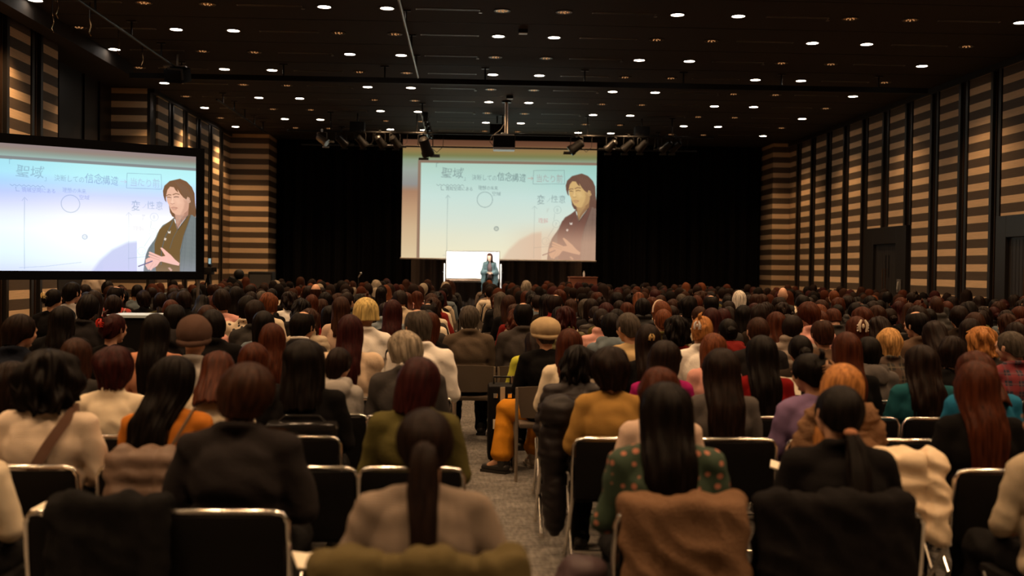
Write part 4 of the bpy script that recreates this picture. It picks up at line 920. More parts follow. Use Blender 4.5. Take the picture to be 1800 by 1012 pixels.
def join_mesh(me, extra):
    bm = bmesh.new(); bm.from_mesh(me); tmp = bpy.data.meshes.new('x'); mb = MB()
    for v, f in extra: mb.add(v, f)
    tmp = mb.mesh('x'); bm.from_mesh(tmp); bm.to_mesh(me); bm.free(); bpy.data.meshes.remove(tmp); me.polygons.foreach_set('use_smooth', [True]*len(me.polygons)); return me
_HC = {}
def hair_get(style, var=0):
    key = (style, var)
    if key in _HC: return _HC[key]
    if style == 'ponytail': me = join_mesh(hair_mesh('tight', var), [strand_tube([(0, -.10, .0), (0, -.135, -.01), (.0, -.150, -.06), (.0, -.155, -.14), (.004, -.175, -.24), (.006, -.185, -.34), (.01, -.18, -.42)], [.018, .032, .040, .044, .040, .034, .014])])
    elif style == 'lowpony': me = join_mesh(hair_mesh('tight', var), [strand_tube([(0, -.08, -.07), (.01, -.115, -.085), (.02, -.135, -.14), (.03, -.165, -.24), (.035, -.185, -.36), (.03, -.18, -.44)], [.016, .026, .034, .042, .040, .016])])
    elif style == 'bun': 
        v, f = ico(3); v = v*np.array((.048, .042, .045))*(1+.08*np.sin(np.arctan2(v[:, 2], v[:, 0])*5+v[:, 1]*9))[:, None]+np.array((0, -.128, -.01)); me = join_mesh(hair_mesh('tight', var), [(v, f)])
    elif style == 'twist':
        v, f = ico(3); v = v*np.array((.062, .05, .085))*(1+.10*np.sin(v[:, 2]*7+np.arctan2(v[:, 0], v[:, 1])*3))[:, None]+np.array((.008, -.105, .012)); me = join_mesh(hair_mesh('tight', var), [(v, f), strand_tube([(.01, -.10, .06), (.0, -.13, .12), (.01, -.10, .15)], [.02, .016, .004], 12)])
    elif style == 'pigtail': me = join_mesh(hair_mesh('bob', var), [strand_tube([(0, -.10, -.02), (0, -.13, -.06), (0, -.14, -.2), (0, -.17, -.3)], [.02, .03, .035, .015])])
    else: me = hair_mesh(style, var)
    me.name = 'hair'; _HC[key] = me
    if not me.materials: me.materials.append(HAIR)
    return me
POSES = {'up': Pose(.04), 'down': Pose(.16, 0, .42, 0, 'write'), 'rt': Pose(.06, -.5, .05, .06), 'lt': Pose(.06, .45, .08, -.07), 'wide': Pose(.10, 0, .1, 0, 'wide'), 'tilt': Pose(.05, .1, .12, .16), 'aisle': Pose(.02, .25, .05, 0, 'lap', legs='aisle')}
_BC, _TC, _LC, _SC = {}, {}, {}, {}
def body_get(p):
    if p not in _BC: _BC[p] = setm(body_mesh(POSES[p]), SKIN)
    return _BC[p]
def top_get(p, kind):
    if (p, kind) not in _TC: _TC[(p, kind)] = top_mesh(POSES[p], kind, len(_TC)*2.3)
    return _TC[(p, kind)]
def bot_get(p, sk=False):
    if (p, sk) not in _LC: _LC[(p, sk)] = bottom_mesh(POSES[p], sk)
    return _LC[(p, sk)]
def shoe_get(p, i, boot=False):
    k = ('aisle' if p == 'aisle' else 'write' if 0 else 'n', i, boot)
    if k not in _SC: _SC[k] = setm(shoe_mesh(POSES[p], i, boot), LEATHER)
    return _SC[k]
TOPMAT = {'sweater': KNIT, 'turtleneck': KNIT, 'shirt': CLOTH, 'jacket': CLOTH, 'hoodie': CLOTH, 'puffer': QUILT, 'fur': FLEECE, 'blouse': CLOTH}
def add_child(name, me, mtl, parent, col, mtx=None):
    o = bpy.data.objects.new(name, me); C.objects.link(o); o.parent = parent
    if mtx is not None: o.matrix_local = mtx
    if mtl is not None:
        if len(me.materials) == 0: me.materials.append(mtl)
        if me.materials[0] is not mtl: o.material_slots[0].link = 'OBJECT'; o.material_slots[0].material = mtl
    o.color = (*col, 1); return o
TOPNAME = {'sweater': 'sweater', 'turtleneck': 'turtleneck', 'shirt': 'shirt', 'jacket': 'jacket', 'hoodie': 'hoodie', 'puffer': 'puffer_jacket', 'fur': 'fur_jacket', 'blouse': 'blouse'}
HCOL = {'black': (.0045, .0028, .0020), 'dark': (.010, .0050, .0032), 'brown': (.026, .0095, .0045), 'red': (.045, .0115, .0045), 'auburn': (.10, .030, .011), 'ginger': (.33, .14, .042), 'blond': (.44, .24, .085), 'gold': (.45, .33, .12), 'grey': (.23, .19, .14), 'dgrey': (.055, .044, .034), 'white': (.6, .55, .48), 'wine': (.026, .0055, .0048)}
TCOL = {'black': (.006, .0055, .0055), 'char': (.016, .014, .014), 'navy': (.008, .010, .016), 'dkbrown': (.022, .015, .011), 'grey': (.09, .08, .075), 'dgrey': (.032, .029, .027), 'beige': (.42, .34, .24), 'cream': (.68, .58, .43), 'white': (.78, .74, .68), 'olive': (.075, .065, .020), 'ochre': (.34, .19, .05), 'orange': (.42, .14, .02), 'pink': (.60, .30, .25), 'coral': (.52, .24, .14), 'red': (.19, .008, .008), 'dkred': (.15, .012, .010),
        'teal': (.013, .075, .09), 'blue': (.015, .12, .22), 'purple': (.20, .13, .24), 'lime': (.45, .45, .05), 'magenta': (.30, .012, .11), 'green': (.03, .07, .04), 'brown': (.10, .062, .04), 'lgrey': (.30, .28, .26), 'bluegrey': (.12, .15, .17), 'taupe': (.17, .13, .10)}
SKC = [(.55, .30, .18), (.60, .34, .21), (.50, .27, .16), (.58, .33, .22)]
def person(x, y, sz, sx, pose, hair, hcol, top, tcol, label, hv=0, topmat=None, bcol='black', shoes=True, skirt=False, group='seated audience', rz=0.0, boots=False, shoecol=(.02, .018, .016)):
    P_ = POSES[pose]; b = add_child('person', body_get(pose), None, None, random.choice(SKC)); b.location = (x, y, 0); b.rotation_euler = (0, 0, rz); b.scale = (sx, (sx+1)/2, sz)
    tag(b, label, 'person', group)
    add_child(TOPNAME[top], top_get(pose, top), topmat or TOPMAT[top], b, TCOL[tcol] if isinstance(tcol, str) else tcol)
    add_child('skirt' if skirt else 'trousers', bot_get(pose, skirt), CLOTH, b, TCOL[bcol] if isinstance(bcol, str) else bcol)
    if hair != 'bald':
        add_child('hair', hair_get(hair, hv), HAIR, b, HCOL[hcol], P_.head())
    if shoes:
        for i in (0, 1): add_child('shoe', shoe_get(pose, i, boots and i == 1), LEATHER, b, (.02, .018, .016) if i == 0 else shoecol)
    return b, P_
# ---- chairs
def chair_meshes():
    D = {}
    s = MB().box((0, .02, .425), (.215, .205, .022)); D['seat'] = setm(s.mesh('seat', bevel=.012), VINYL)
    pts = [(-.235, -.20, .40), (-.238, -.225, .60), (-.235, -.245, .72), (-.215, -.25, .752), (-.18, -.252, .760), (.18, -.252, .760), (.215, -.25, .752), (.235, -.245, .72), (.238, -.225, .60), (.235, -.20, .40)]
    D['back_frame'] = setm(MB().tube(pts, .011, 10).mesh('back_frame'), CHROME)
    n = 9; V = []; 
    for yy in (-.012, .014):
        for i in range(n):
            for j in range(5):
                u = i/(n-1)*2-1; z = .43+.315*j/4; V.append((u*.222, -.205-.045*(z-.40)/.35+yy-.012*(1-u*u), z))
    f = [(i*5+j, i*5+j+1, (i+1)*5+j+1, (i+1)*5+j) for i in range(n-1) for j in range(4)]; f2 = [tuple(q+45 for q in t[::-1]) for t in f]
    rim = [i*5 for i in range(n)]+[(n-1)*5+j for j in range(1, 5)]+[i*5+4 for i in range(n-2, -1, -1)]+[j for j in range(3, 0, -1)]
    f3 = [(rim[i], rim[(i+1) % len(rim)], rim[(i+1) % len(rim)]+45, rim[i]+45) for i in range(len(rim))]
    D['backrest'] = setm(MB().add(V, f+f2+f3).mesh('backrest', bevel=.004), VINYL)
    for i, (x, yt, yb) in enumerate(((-.235, -.20, .20), (.235, -.20, .20), (-.225, .16, -.22), (.225, .16, -.22))):
        D['leg%d' % i] = setm(MB().tube([(x, yt, .42), (x, (yt+yb)/2, .2), (x, yb, .012)], .011, 8).cyl((x, yb, 0), (x, yb, .03), .015, n=10).mesh('leg'), CHROME)
    D['rail'] = setm(MB().cyl((-.225, -.12, .12), (.225, -.12, .12), .009, n=8).mesh('stretcher'), CHROME)
    # taupe moulded chair
    T = {}; V = []
    for yy in (-.006, .010):
        for i in range(11):
            for j in range(7):
                u = i/10*2-1; z = .50+.255*j/6; c = .03*(1-u*u); V.append((u*(.235-.03*(1-j/6)**2), -.20-.05*(z-.45)/.3+yy-c, z-.012*u*u*(j == 6)))
    f = [(i*7+j, i*7+j+1, (i+1)*7+j+1, (i+1)*7+j) for i in range(10) for j in range(6)]; f2 = [tuple(q+77 for q in t[::-1]) for t in f]
    rim = [i*7 for i in range(11)]+[70+j for j in range(1, 7)]+[i*7+6 for i in range(9, -1, -1)]+[j for j in range(5, 0, -1)]
    f3 = [(rim[i], rim[(i+1) % len(rim)], rim[(i+1) % len(rim)]+77, rim[i]+77) for i in range(len(rim))]
    T['backrest'] = setm(MB().add(V, f+f2+f3).mesh('backrest'), TAUPE)
    T['seat'] = setm(MB().box((0, .02, .43), (.215, .205, .018)).mesh('seat', bevel=.012), TAUPE)
    for i, (x, yt, yb) in enumerate(((-.24, -.245, -.22), (.24, -.245, -.22), (-.235, .18, .21), (.235, .18, .21))):
        T['leg%d' % i] = setm(MB().tube([(x, yt, .74 if i < 2 else .43), (x, yt+.02 if i < 2 else yt, .43 if i < 2 else .3), (x, yb, .0)], .013, 8).mesh('leg'), TAUPEM)
    return D, T
CH_B, CH_T = chair_meshes()
def one_mesh(D):
    keys = list(D); mats = []; mb = MB()
    for k in keys:
        me = D[k]; mt = me.materials[0]
        if mt not in mats: mats.append(mt)
        mb.cur = mats.index(mt); mb.add([v.co[:] for v in me.vertices], [tuple(p.vertices) for p in me.polygons])
    me = mb.mesh('chair')
    for m_ in mats: me.materials.append(m_)
    return me
CH_B1, CH_T1 = one_mesh(CH_B), one_mesh(CH_T)
def chair(x, y, rz=0, kind='b', label='', detail=True, group='black chrome edged chairs'):
    D = CH_B if kind == 'b' else CH_T; group = group if kind == 'b' else 'taupe moulded chairs'
    nm = 'stacking_chair'
    if not detail:
        o = link(nm, CH_B1 if kind == 'b' else CH_T1); o.location = (x, y, 0); o.rotation_euler = (0, 0, rz); return tag(o, label, 'chair', group)
    e = tag(empty(nm, (x, y, 0), rz), label, 'chair', group)
    for k, me in D.items(): link('leg' if k.startswith('leg') else 'stretcher' if k == 'rail' else k, me, parent=e)
    return e

# ================================================================ THE AUDIENCE, PERSON BY PERSON
POLKA = dots_mat('green cloth with salmon dots', (.020, .040, .020), (.36, .13, .075), 23, .30)
REDPL = plaid_mat('red checked flannel', (.03, .02, .02), (.36, .03, .02), (.45, .35, .3), 12, .5)
NAVYPL = plaid_mat('dark red and blue checked flannel', (.015, .014, .03), (.16, .015, .02), (.10, .05, .06), 13, .5)
DKPL = plaid_mat('dark checked flannel', (.02, .018, .016), (.08, .05, .035), (.10, .08, .05), 10, .45)
ARGY = plaid_mat('yellow argyle knit', (.10, .09, .08), (.45, .33, .05), (.04, .035, .03), 9, .5, True)
FLOR = dots_mat('black and cream flower print', (.55, .46, .34), (.02, .018, .016), 20, .36, rnd=1)
STRP = plaid_mat('fine vertical striped shirt', (.62, .52, .42), (.50, .40, .30), (.45, .36, .28), 30, .2)
NAT = 1.288                     # natural height of the top of the hair of a seated figure
HERO = [
 # px, ytop, row, hair, colour, top, colour, pose, label, extras
 (747, 722, 0, 'ponytail', 'dark', 'sweater', (.21, .165, .13), 'wide', 'person with a dark ponytail in a grey beige sweater, olive coat over the chair', dict(w=1.08, cast=1)),
 (-75, 700, 1, 'bob', 'dark', 'sweater', 'cream', 'rt', 'person mostly cut off by the picture edge, only a cream sleeve showing', {}),
 (422, 643, 1, 'short', 'brown', 'shirt', (.018, .015, .015), 'tilt', 'broad person with short brown hair in a charcoal shirt', dict(w=1.22, hw=1.13)),
 (1172, 676, 1, 'xlong', 'black', 'shirt', 'green', 'up', 'person with long black hair in a green blouse with salmon dots', dict(mat=POLKA, w=1.14, hw=1.04)),
 (1475, 682, 1, 'lowpony', 'black', 'jacket', (.007, .006, .006), 'tilt', 'person with low black ponytail and beige hair tie in a black jacket', dict(w=1.12, tie=1)),
 (1858, 690, 1, 'bob', 'dark', 'sweater', 'beige', 'lt', 'person beyond the picture edge, only a beige sleeve showing by the empty chair', {}),
 (84, 626, 2, 'curly', 'black', 'sweater', (.66, .54, .42), 'up', 'person with bushy black hair in a cream white knit with a brown shoulder strap', dict(w=1.18, hw=1.22, strap=(.14, .075, .05))),
 (297, 628, 2, 'wavy', 'black', 'sweater', 'orange', 'rt', 'person with long wavy black hair in a burnt orange sweater', dict(w=1.05, strap=(.12, .08, .05), sw=.006)),
 (730, 634, 2, 'bob', 'wine', 'jacket', 'olive', 'tilt', 'person with a dark red bob in an olive jacket, behind the ponytail', dict(w=1.05)),
 (1160, 650, 2, 'shortf', 'red', 'sweater', (.52, .38, .30), 'up', 'person with short red brown hair in pale pink, behind the green dotted blouse', {}),
 (1478, 642, 2, 'long', 'ginger', 'fur', (.20, .11, .06), 'rt', 'person with long orange blond hair and a brown fluffy collar', dict(hw=1.1)),
 (1720, 638, 2, 'xlong', 'red', 'sweater', 'black', 'up', 'person with very long red brown wavy hair in black', dict(w=1.08)),
 (200, 612, 3, 'shortf', 'wine', 'turtleneck', 'cream', 'up', 'person with a dark wine bob in a cream turtleneck', dict(w=.98, hw=1.12)),
 (20, 642, 3, 'bobfull', 'dark', 'sweater', 'black', 'up', 'person with a dark bob in black at the picture edge behind the cream knit', {}),
 (375, 626, 3, 'mid', 'red', 'sweater', 'cream', 'down', 'person with chestnut hair in cream, beside the long black hair', {}),
 (535, 600, 3, 'mid', 'black', 'sweater', 'black', 'up', 'person with chin length black hair in a black sweater, bag on the chair', dict(w=1.14, hw=1.12)),
 (1075, 613, 3, 'short', 'dark', 'sweater', 'ochre', 'up', 'person with short dark hair in an ochre sweater beside the aisle', dict(w=1.05, hw=1.1, hvol='shortf')),
 (1270, 615, 3, 'long', 'dark', 'sweater', 'grey', 'up', 'person with long dark hair in a grey striped knit', dict(hw=1.15)),
 (1432, 622, 3, 'twist', 'black', 'sweater', 'purple', 'lt', 'person with clipped up black hair in a lilac sweater, head turned', dict(clip=(.35, .2, .12), w=1.05)),
 (1735, 626, 3, 'mid', 'red', 'sweater', 'blue', 'down', 'person in a bright blue top behind the very long red brown hair', dict(w=1.1)),
 (718, 584, 4, 'shortf', 'grey', 'jacket', (.045, .040, .038), 'lt', 'person with silver grey hair in a charcoal cardigan and white collar', dict(w=1.15, collar=1)),
 (590, 612, 4, 'short', 'dark', 'hoodie', 'lgrey', 'rt', 'small person with short dark hair in a pale grey hoodie', dict(w=.85)),
 (445, 605, 4, 'mid', 'red', 'sweater', 'black', 'up', 'person with chestnut shoulder length hair, behind the broad charcoal shirt', {}),
 (132, 597, 4, 'mid', 'brown', 'sweater', 'dgrey', 'up', 'person with parted mid brown hair behind the wine bob', {}),
 (1012, 611, 4, 'curly', 'black', 'puffer', (.022, .017, .017), 'rt', 'person with curly black hair in a black puffer coat beside the aisle', dict(w=.98)),
 (1165, 600, 4, 'long', 'dark', 'sweater', 'magenta', 'rt', 'person with long dark brown hair in a magenta top', dict(hw=1.1)),
 (1340, 592, 4, 'xlong', 'black', 'sweater', 'red', 'up', 'person with very long straight black hair in a red sweater', dict(hw=1.1)),
 (1490, 586, 4, 'long', 'red', 'sweater', 'black', 'up', 'person with long chestnut hair in black behind the orange blond hair', {}),
 (1622, 609, 4, 'wavy', 'dark', 'sweater', 'teal', 'up', 'person with long wavy dark hair in a teal sweater', dict(w=1.1)),
 (341, 562, 4, 'bald', 'dark', 'jacket', 'lgrey', 'up', 'person wearing a round brown beanie and a grey top', dict(hat=(.085, .050, .038))),
 (273, 553, 5, 'long', 'black', 'sweater', 'coral', 'up', 'person with long black hair in a coral pink sweater', dict(w=1.05)),
 (27, 553, 5, 'short', 'dark', 'jacket', 'navy', 'rt', 'broad person with short dark hair in a navy jacket by the picture edge', dict(w=1.18)),
 (478, 570, 5, 'xlong', 'red', 'sweater', 'dkbrown', 'up', 'person with very long red brown hair behind the chestnut head', {}),
 (615, 555, 5, 'xlong', 'wine', 'blouse', (.60, .46, .33), 'up', 'person with very long dark wine hair in a ruffled cream blouse', {}),
 (740, 543, 5, 'balding', 'dgrey', 'shirt', 'white', 'lt', 'balding person in a white shirt behind the silver grey hair', dict(w=1.15)),
 (1001, 580, 5, 'mid', 'red', 'sweater', 'cream', 'up', 'person with brown hair in a cream white jacket behind the knitted cap', {}),
 (1255, 588, 5, 'mid', 'auburn', 'sweater', 'pink', 'up', 'person with auburn hair in dusty pink between the red sweaters', {}),
 (1408, 590, 5, 'bun', 'black', 'sweater', 'dkbrown', 'up', 'person with a black bun beside the very long black hair', {}),
 (1528, 593, 5, 'short', 'black', 'hoodie', 'grey', 'up', 'person with short black hair in a grey hoodie', {}),
 (1672, 593, 5, 'short', 'dark', 'sweater', 'black', 'rt', 'person with short dark hair and bare nape in black, behind the teal sweater', dict(hvol='shortf')),
 (1786, 582, 5, 'crew', 'dgrey', 'shirt', 'navy', 'lt', 'person with cropped hair in a red and navy checked shirt', dict(mat=NAVYPL, w=1.12)),
 (960, 561, 6, 'crew', 'dgrey', 'sweater', 'black', 'aisle', 'person in a beige knitted cap and bright orange trousers, knees in the aisle', dict(hat=(.42, .31, .18), b=(.50, .20, .015), boots=1, w=1.08)),
 (195, 552, 6, 'twist', 'wine', 'sweater', 'black', 'rt', 'person with dark red hair held by a red claw clip', dict(clip=(.5, .03, .02))),
 (108, 540, 7, 'mid', 'black', 'jacket', 'black', 'up', 'person with thick black hair in a black jacket under the side screen', dict(w=1.2)),
 (378, 545, 6, 'short', 'black', 'jacket', 'black', 'lt', 'person with short black hair in black beyond the brown beanie', dict(w=1.1)),
 (463, 549, 7, 'bob', 'black', 'sweater', 'bluegrey', 'up', 'person with a sleek black bob in blue grey', {}),
 (527, 547, 6, 'balding', 'black', 'jacket', 'char', 'rt', 'person with a thinning crown in a dark suit with white collar', dict(w=1.1, collar=1)),
 (1140, 572, 5, 'long', 'dark', 'sweater', 'black', 'up', 'person with long dark hair and a small gold clip', dict(clip=(.6, .4, .15), cs=.5)),
 (1190, 558, 7, 'curly', 'black', 'sweater', 'dkred', 'up', 'person with bushy black hair in a deep red sweater', dict(w=1.05)),
 (1232, 556, 6, 'twist', 'ginger', 'shirt', 'white', 'rt', 'person with ginger hair twisted up in a shiny clip, white collar', dict(clip=(.6, .6, .6), cs=.7)),
 (1507, 558, 7, 'mid', 'red', 'sweater', 'dkbrown', 'up', 'person with brown hair and a large white claw clip', dict(clip=(.65, .55, .42), cs=1.15)),
 (1565, 579, 6, 'shortf', 'blond', 'shirt', 'dgrey', 'up', 'person with short blond hair in a dark checked shirt', dict(mat=DKPL)),
 (1655, 569, 6, 'mid', 'dark', 'sweater', 'dkbrown', 'down', 'person with shoulder length dark hair between the blond and curly heads', {}),
 (1732, 577, 6, 'curly', 'ginger', 'jacket', 'dgrey', 'lt', 'person with short curly ginger hair in a grey coat', {}),
 (643, 527, 7, 'bowl', 'gold', 'shirt', 'white', 'up', 'person with a bright blond bowl cut in a white shirt', dict(w=1.12)),
 (1075, 551, 7, 'short', 'black', 'hoodie', 'bluegrey', 'up', 'person with neat short black hair and checked hood', dict(w=1.05)),
 (1110, 549, 6, 'crew', 'dgrey', 'sweater', (.42, .30, .15), 'lt', 'person with cropped greying hair in a sand coloured sweater', dict(w=1.1)),
 (1252, 543, 8, 'mid', 'wine', 'sweater', 'dkbrown', 'up', 'person with plum tinted hair behind the ginger twist', {}),
 (1618, 547, 7, 'balding', 'black', 'jacket', 'brown', 'lt', 'person with receding dark hair in a brown jacket', dict(w=1.12)),
 (690, 528, 8, 'long', 'wine', 'sweater', 'black', 'up', 'person with long dark hair in black beside the bright blond bowl cut', {}),
 (945, 585, 7, 'bob', 'dark', 'jacket', 'lime', 'down', 'person in a bright yellow green jacket hidden behind the knitted cap', dict(w=1.1)),
 (825, 538, 8, 'crew', 'dgrey', 'jacket', (.085, .062, .043), 'up', 'person with grey hair in a brown jacket on a taupe chair beside the gap', dict(w=1.15, hvol='short', k='t')),
 (920, 532, 8, 'balding', 'black', 'jacket', (.05, .042, .038), 'up', 'person with a bald spot in a dark grey jacket before the knitted cap', dict(w=1.15, k='t')),
 (432, 520, 9, 'short', 'black', 'blouse', 'cream', 'rt', 'person with short black hair in a black and cream flower print', dict(mat=FLOR)),
 (392, 508, 10, 'short', 'dark', 'sweater', 'pink', 'lt', 'person with short dark hair in a salmon pink sweater', dict(w=1.1)),
 (415, 505, 11, 'mid', 'black', 'shirt', 'white', 'up', 'person with dark hair in white with a thin dark strap, by the salmon sweater', {}),
 (468, 516, 10, 'shortf', 'auburn', 'sweater', 'cream', 'rt', 'person with short auburn hair in cream beside the flower print', {}),
 (200, 503, 12, 'balding', 'black', 'shirt', 'red', 'rt', 'person with a bald crown in a red checked shirt under the side screen', dict(mat=REDPL, w=1.1)),
 (165, 512, 10, 'long', 'dark', 'sweater', 'black', 'up', 'person with long dark wavy hair below the striped standing shirt', {}),
 (123, 494, 12, 'short', 'black', 'sweater', 'lgrey', 'rt', 'person with short black hair in a pale grey top under the side screen', dict(w=1.15)),
 (90, 508, 11, 'bun', 'black', 'sweater', 'black', 'rt', 'person in black with gold clip in tied up black hair', dict(clip=(.7, .5, .2), cs=.7)),
 (1167, 530, 9, 'long', 'auburn', 'sweater', 'brown', 'lt', 'person with long auburn hair and a pale hair band', dict(band=1)),
 (600, 523, 9, 'mid', 'brown', 'sweater', (.50, .36, .27), 'up', 'person with brown shoulder length hair in a dusty cream cardigan', {}),
 (1375, 505, 16, 'bald', 'dark', 'shirt', 'dgrey', 'rt', 'person with a completely bald head far off before the striped pier', {}),
 (555, 499, 15, 'ring', 'brown', 'shirt', 'brown', 'up', 'person with a bald round crown far off before the black curtain', {}),
 (925, 493, 20, 'shortf', 'grey', 'shirt', 'brown', 'up', 'person with grey hair rising above the far rows near the presenter', {}),
 (1300, 512, 14, 'bob', 'white', 'sweater', 'dgrey', 'up', 'person with pale silver hair deep in the crowd toward the door wall', {}),
]
people = []          # (Y, kind, data)
occupied = {}
def frameh(px, py, Y): return W(px, py, Y)
for h in HERO:
    px_, yt, row = h[:3]; Y = rowy(row)+.25; p = W(px_, yt, Y+.03); people.append((Y, p.x, p.z, row, h)); occupied.setdefault(row, []).append((p.x, .40))
def seat_ok(x, y):
    if abs(x-e_desk_x) < .72 and abs(y-(YD+.2)) < .75: return False
    for q in ((W(366, 480, 24.5).x, 24.5), (W(418, 480, 27.5).x, 27.5), (W(460, 480, 29).x, 29)):
        if abs(x-q[0]) < .62 and abs(y-q[1]) < .7: return False
    for q in legs_xy:
        if abs(x-q[0]) < .40 and abs(y-q[1]) < .55: return False
    return True
e_desk_x = (a_.x+b_.x)/2; legs_xy = []
for a in (Q[2]+wv*.06, Q[3]-wv*.06): b0 = a+back*.05; legs_xy.append((b0[0]+o_[0], b0[1]+o_[1]))
auto = []
for row in range(4, 30):
    Y = rowy(row)+.25
    xs = [-.40-.53*i for i in range(12)]+[(.86 if row < 9 else .58)+.52*j for j in range(18)]
    for x in xs:
        x += .05*float(rng.normal()); px_, py_ = PX((x, Y, 1.27))
        if px_ < -45 or px_ > 1850 or x < -6.5 or x > 9.6: continue
        if any(abs(x-ox) < ow for ox, ow in occupied.get(row, [])) or not seat_ok(x, Y) or rng.random() < .035: continue
        if (row in (4, 5) and px_ > 1745) or (row >= 6 and px_ < 78) or (row in (6, 7, 8) and 178 < px_ < 285) or (row == 5 and 195 < px_ < 250): continue
        if row == 8 and -.2 < x < 1.0: continue
        if row in (6, 7) and 0 < x < .95: continue
        auto.append((Y, x, row))
auto.sort()
NIND = 300-len(people)
near, far = auto[:NIND], auto[NIND:]
HST = ['long', 'long', 'mid', 'mid', 'bob', 'bobfull', 'wavy', 'short', 'short', 'shortf', 'crew', 'lowpony', 'bun', 'twist', 'xlong', 'curly', 'balding']
HDESC = {'long': 'long straight', 'xlong': 'very long', 'mid': 'shoulder length', 'bob': 'bobbed', 'bobfull': 'full bobbed', 'wavy': 'long wavy', 'short': 'short', 'shortf': 'soft short', 'crew': 'cropped', 'lowpony': 'tied back', 'bun': 'bunned', 'twist': 'pinned up', 'curly': 'curly', 'balding': 'thinning'}
HCD = {'black': 'black', 'dark': 'dark', 'brown': 'brown', 'red': 'chestnut', 'auburn': 'auburn', 'wine': 'wine', 'dgrey': 'greying', 'grey': 'grey', 'ginger': 'ginger'}
HCP = ['black']*12+['dark']*16+['brown']*8+['red']*5+['wine']*3+['auburn']*1+['dgrey']
TCP = ['black']*9+['char']*5+['dgrey']*3+['dkbrown']*3+['navy']*3+['beige', 'cream', 'cream', 'white', 'grey', 'brown', 'olive', 'bluegrey', 'pink', 'dkred', 'taupe']
TCD = {'black': 'black', 'char': 'charcoal', 'dgrey': 'dark grey', 'dkbrown': 'dark brown', 'navy': 'navy', 'beige': 'beige', 'cream': 'cream', 'white': 'white', 'grey': 'grey', 'brown': 'brown', 'olive': 'olive', 'bluegrey': 'slate', 'pink': 'pink', 'dkred': 'deep red', 'taupe': 'taupe'}
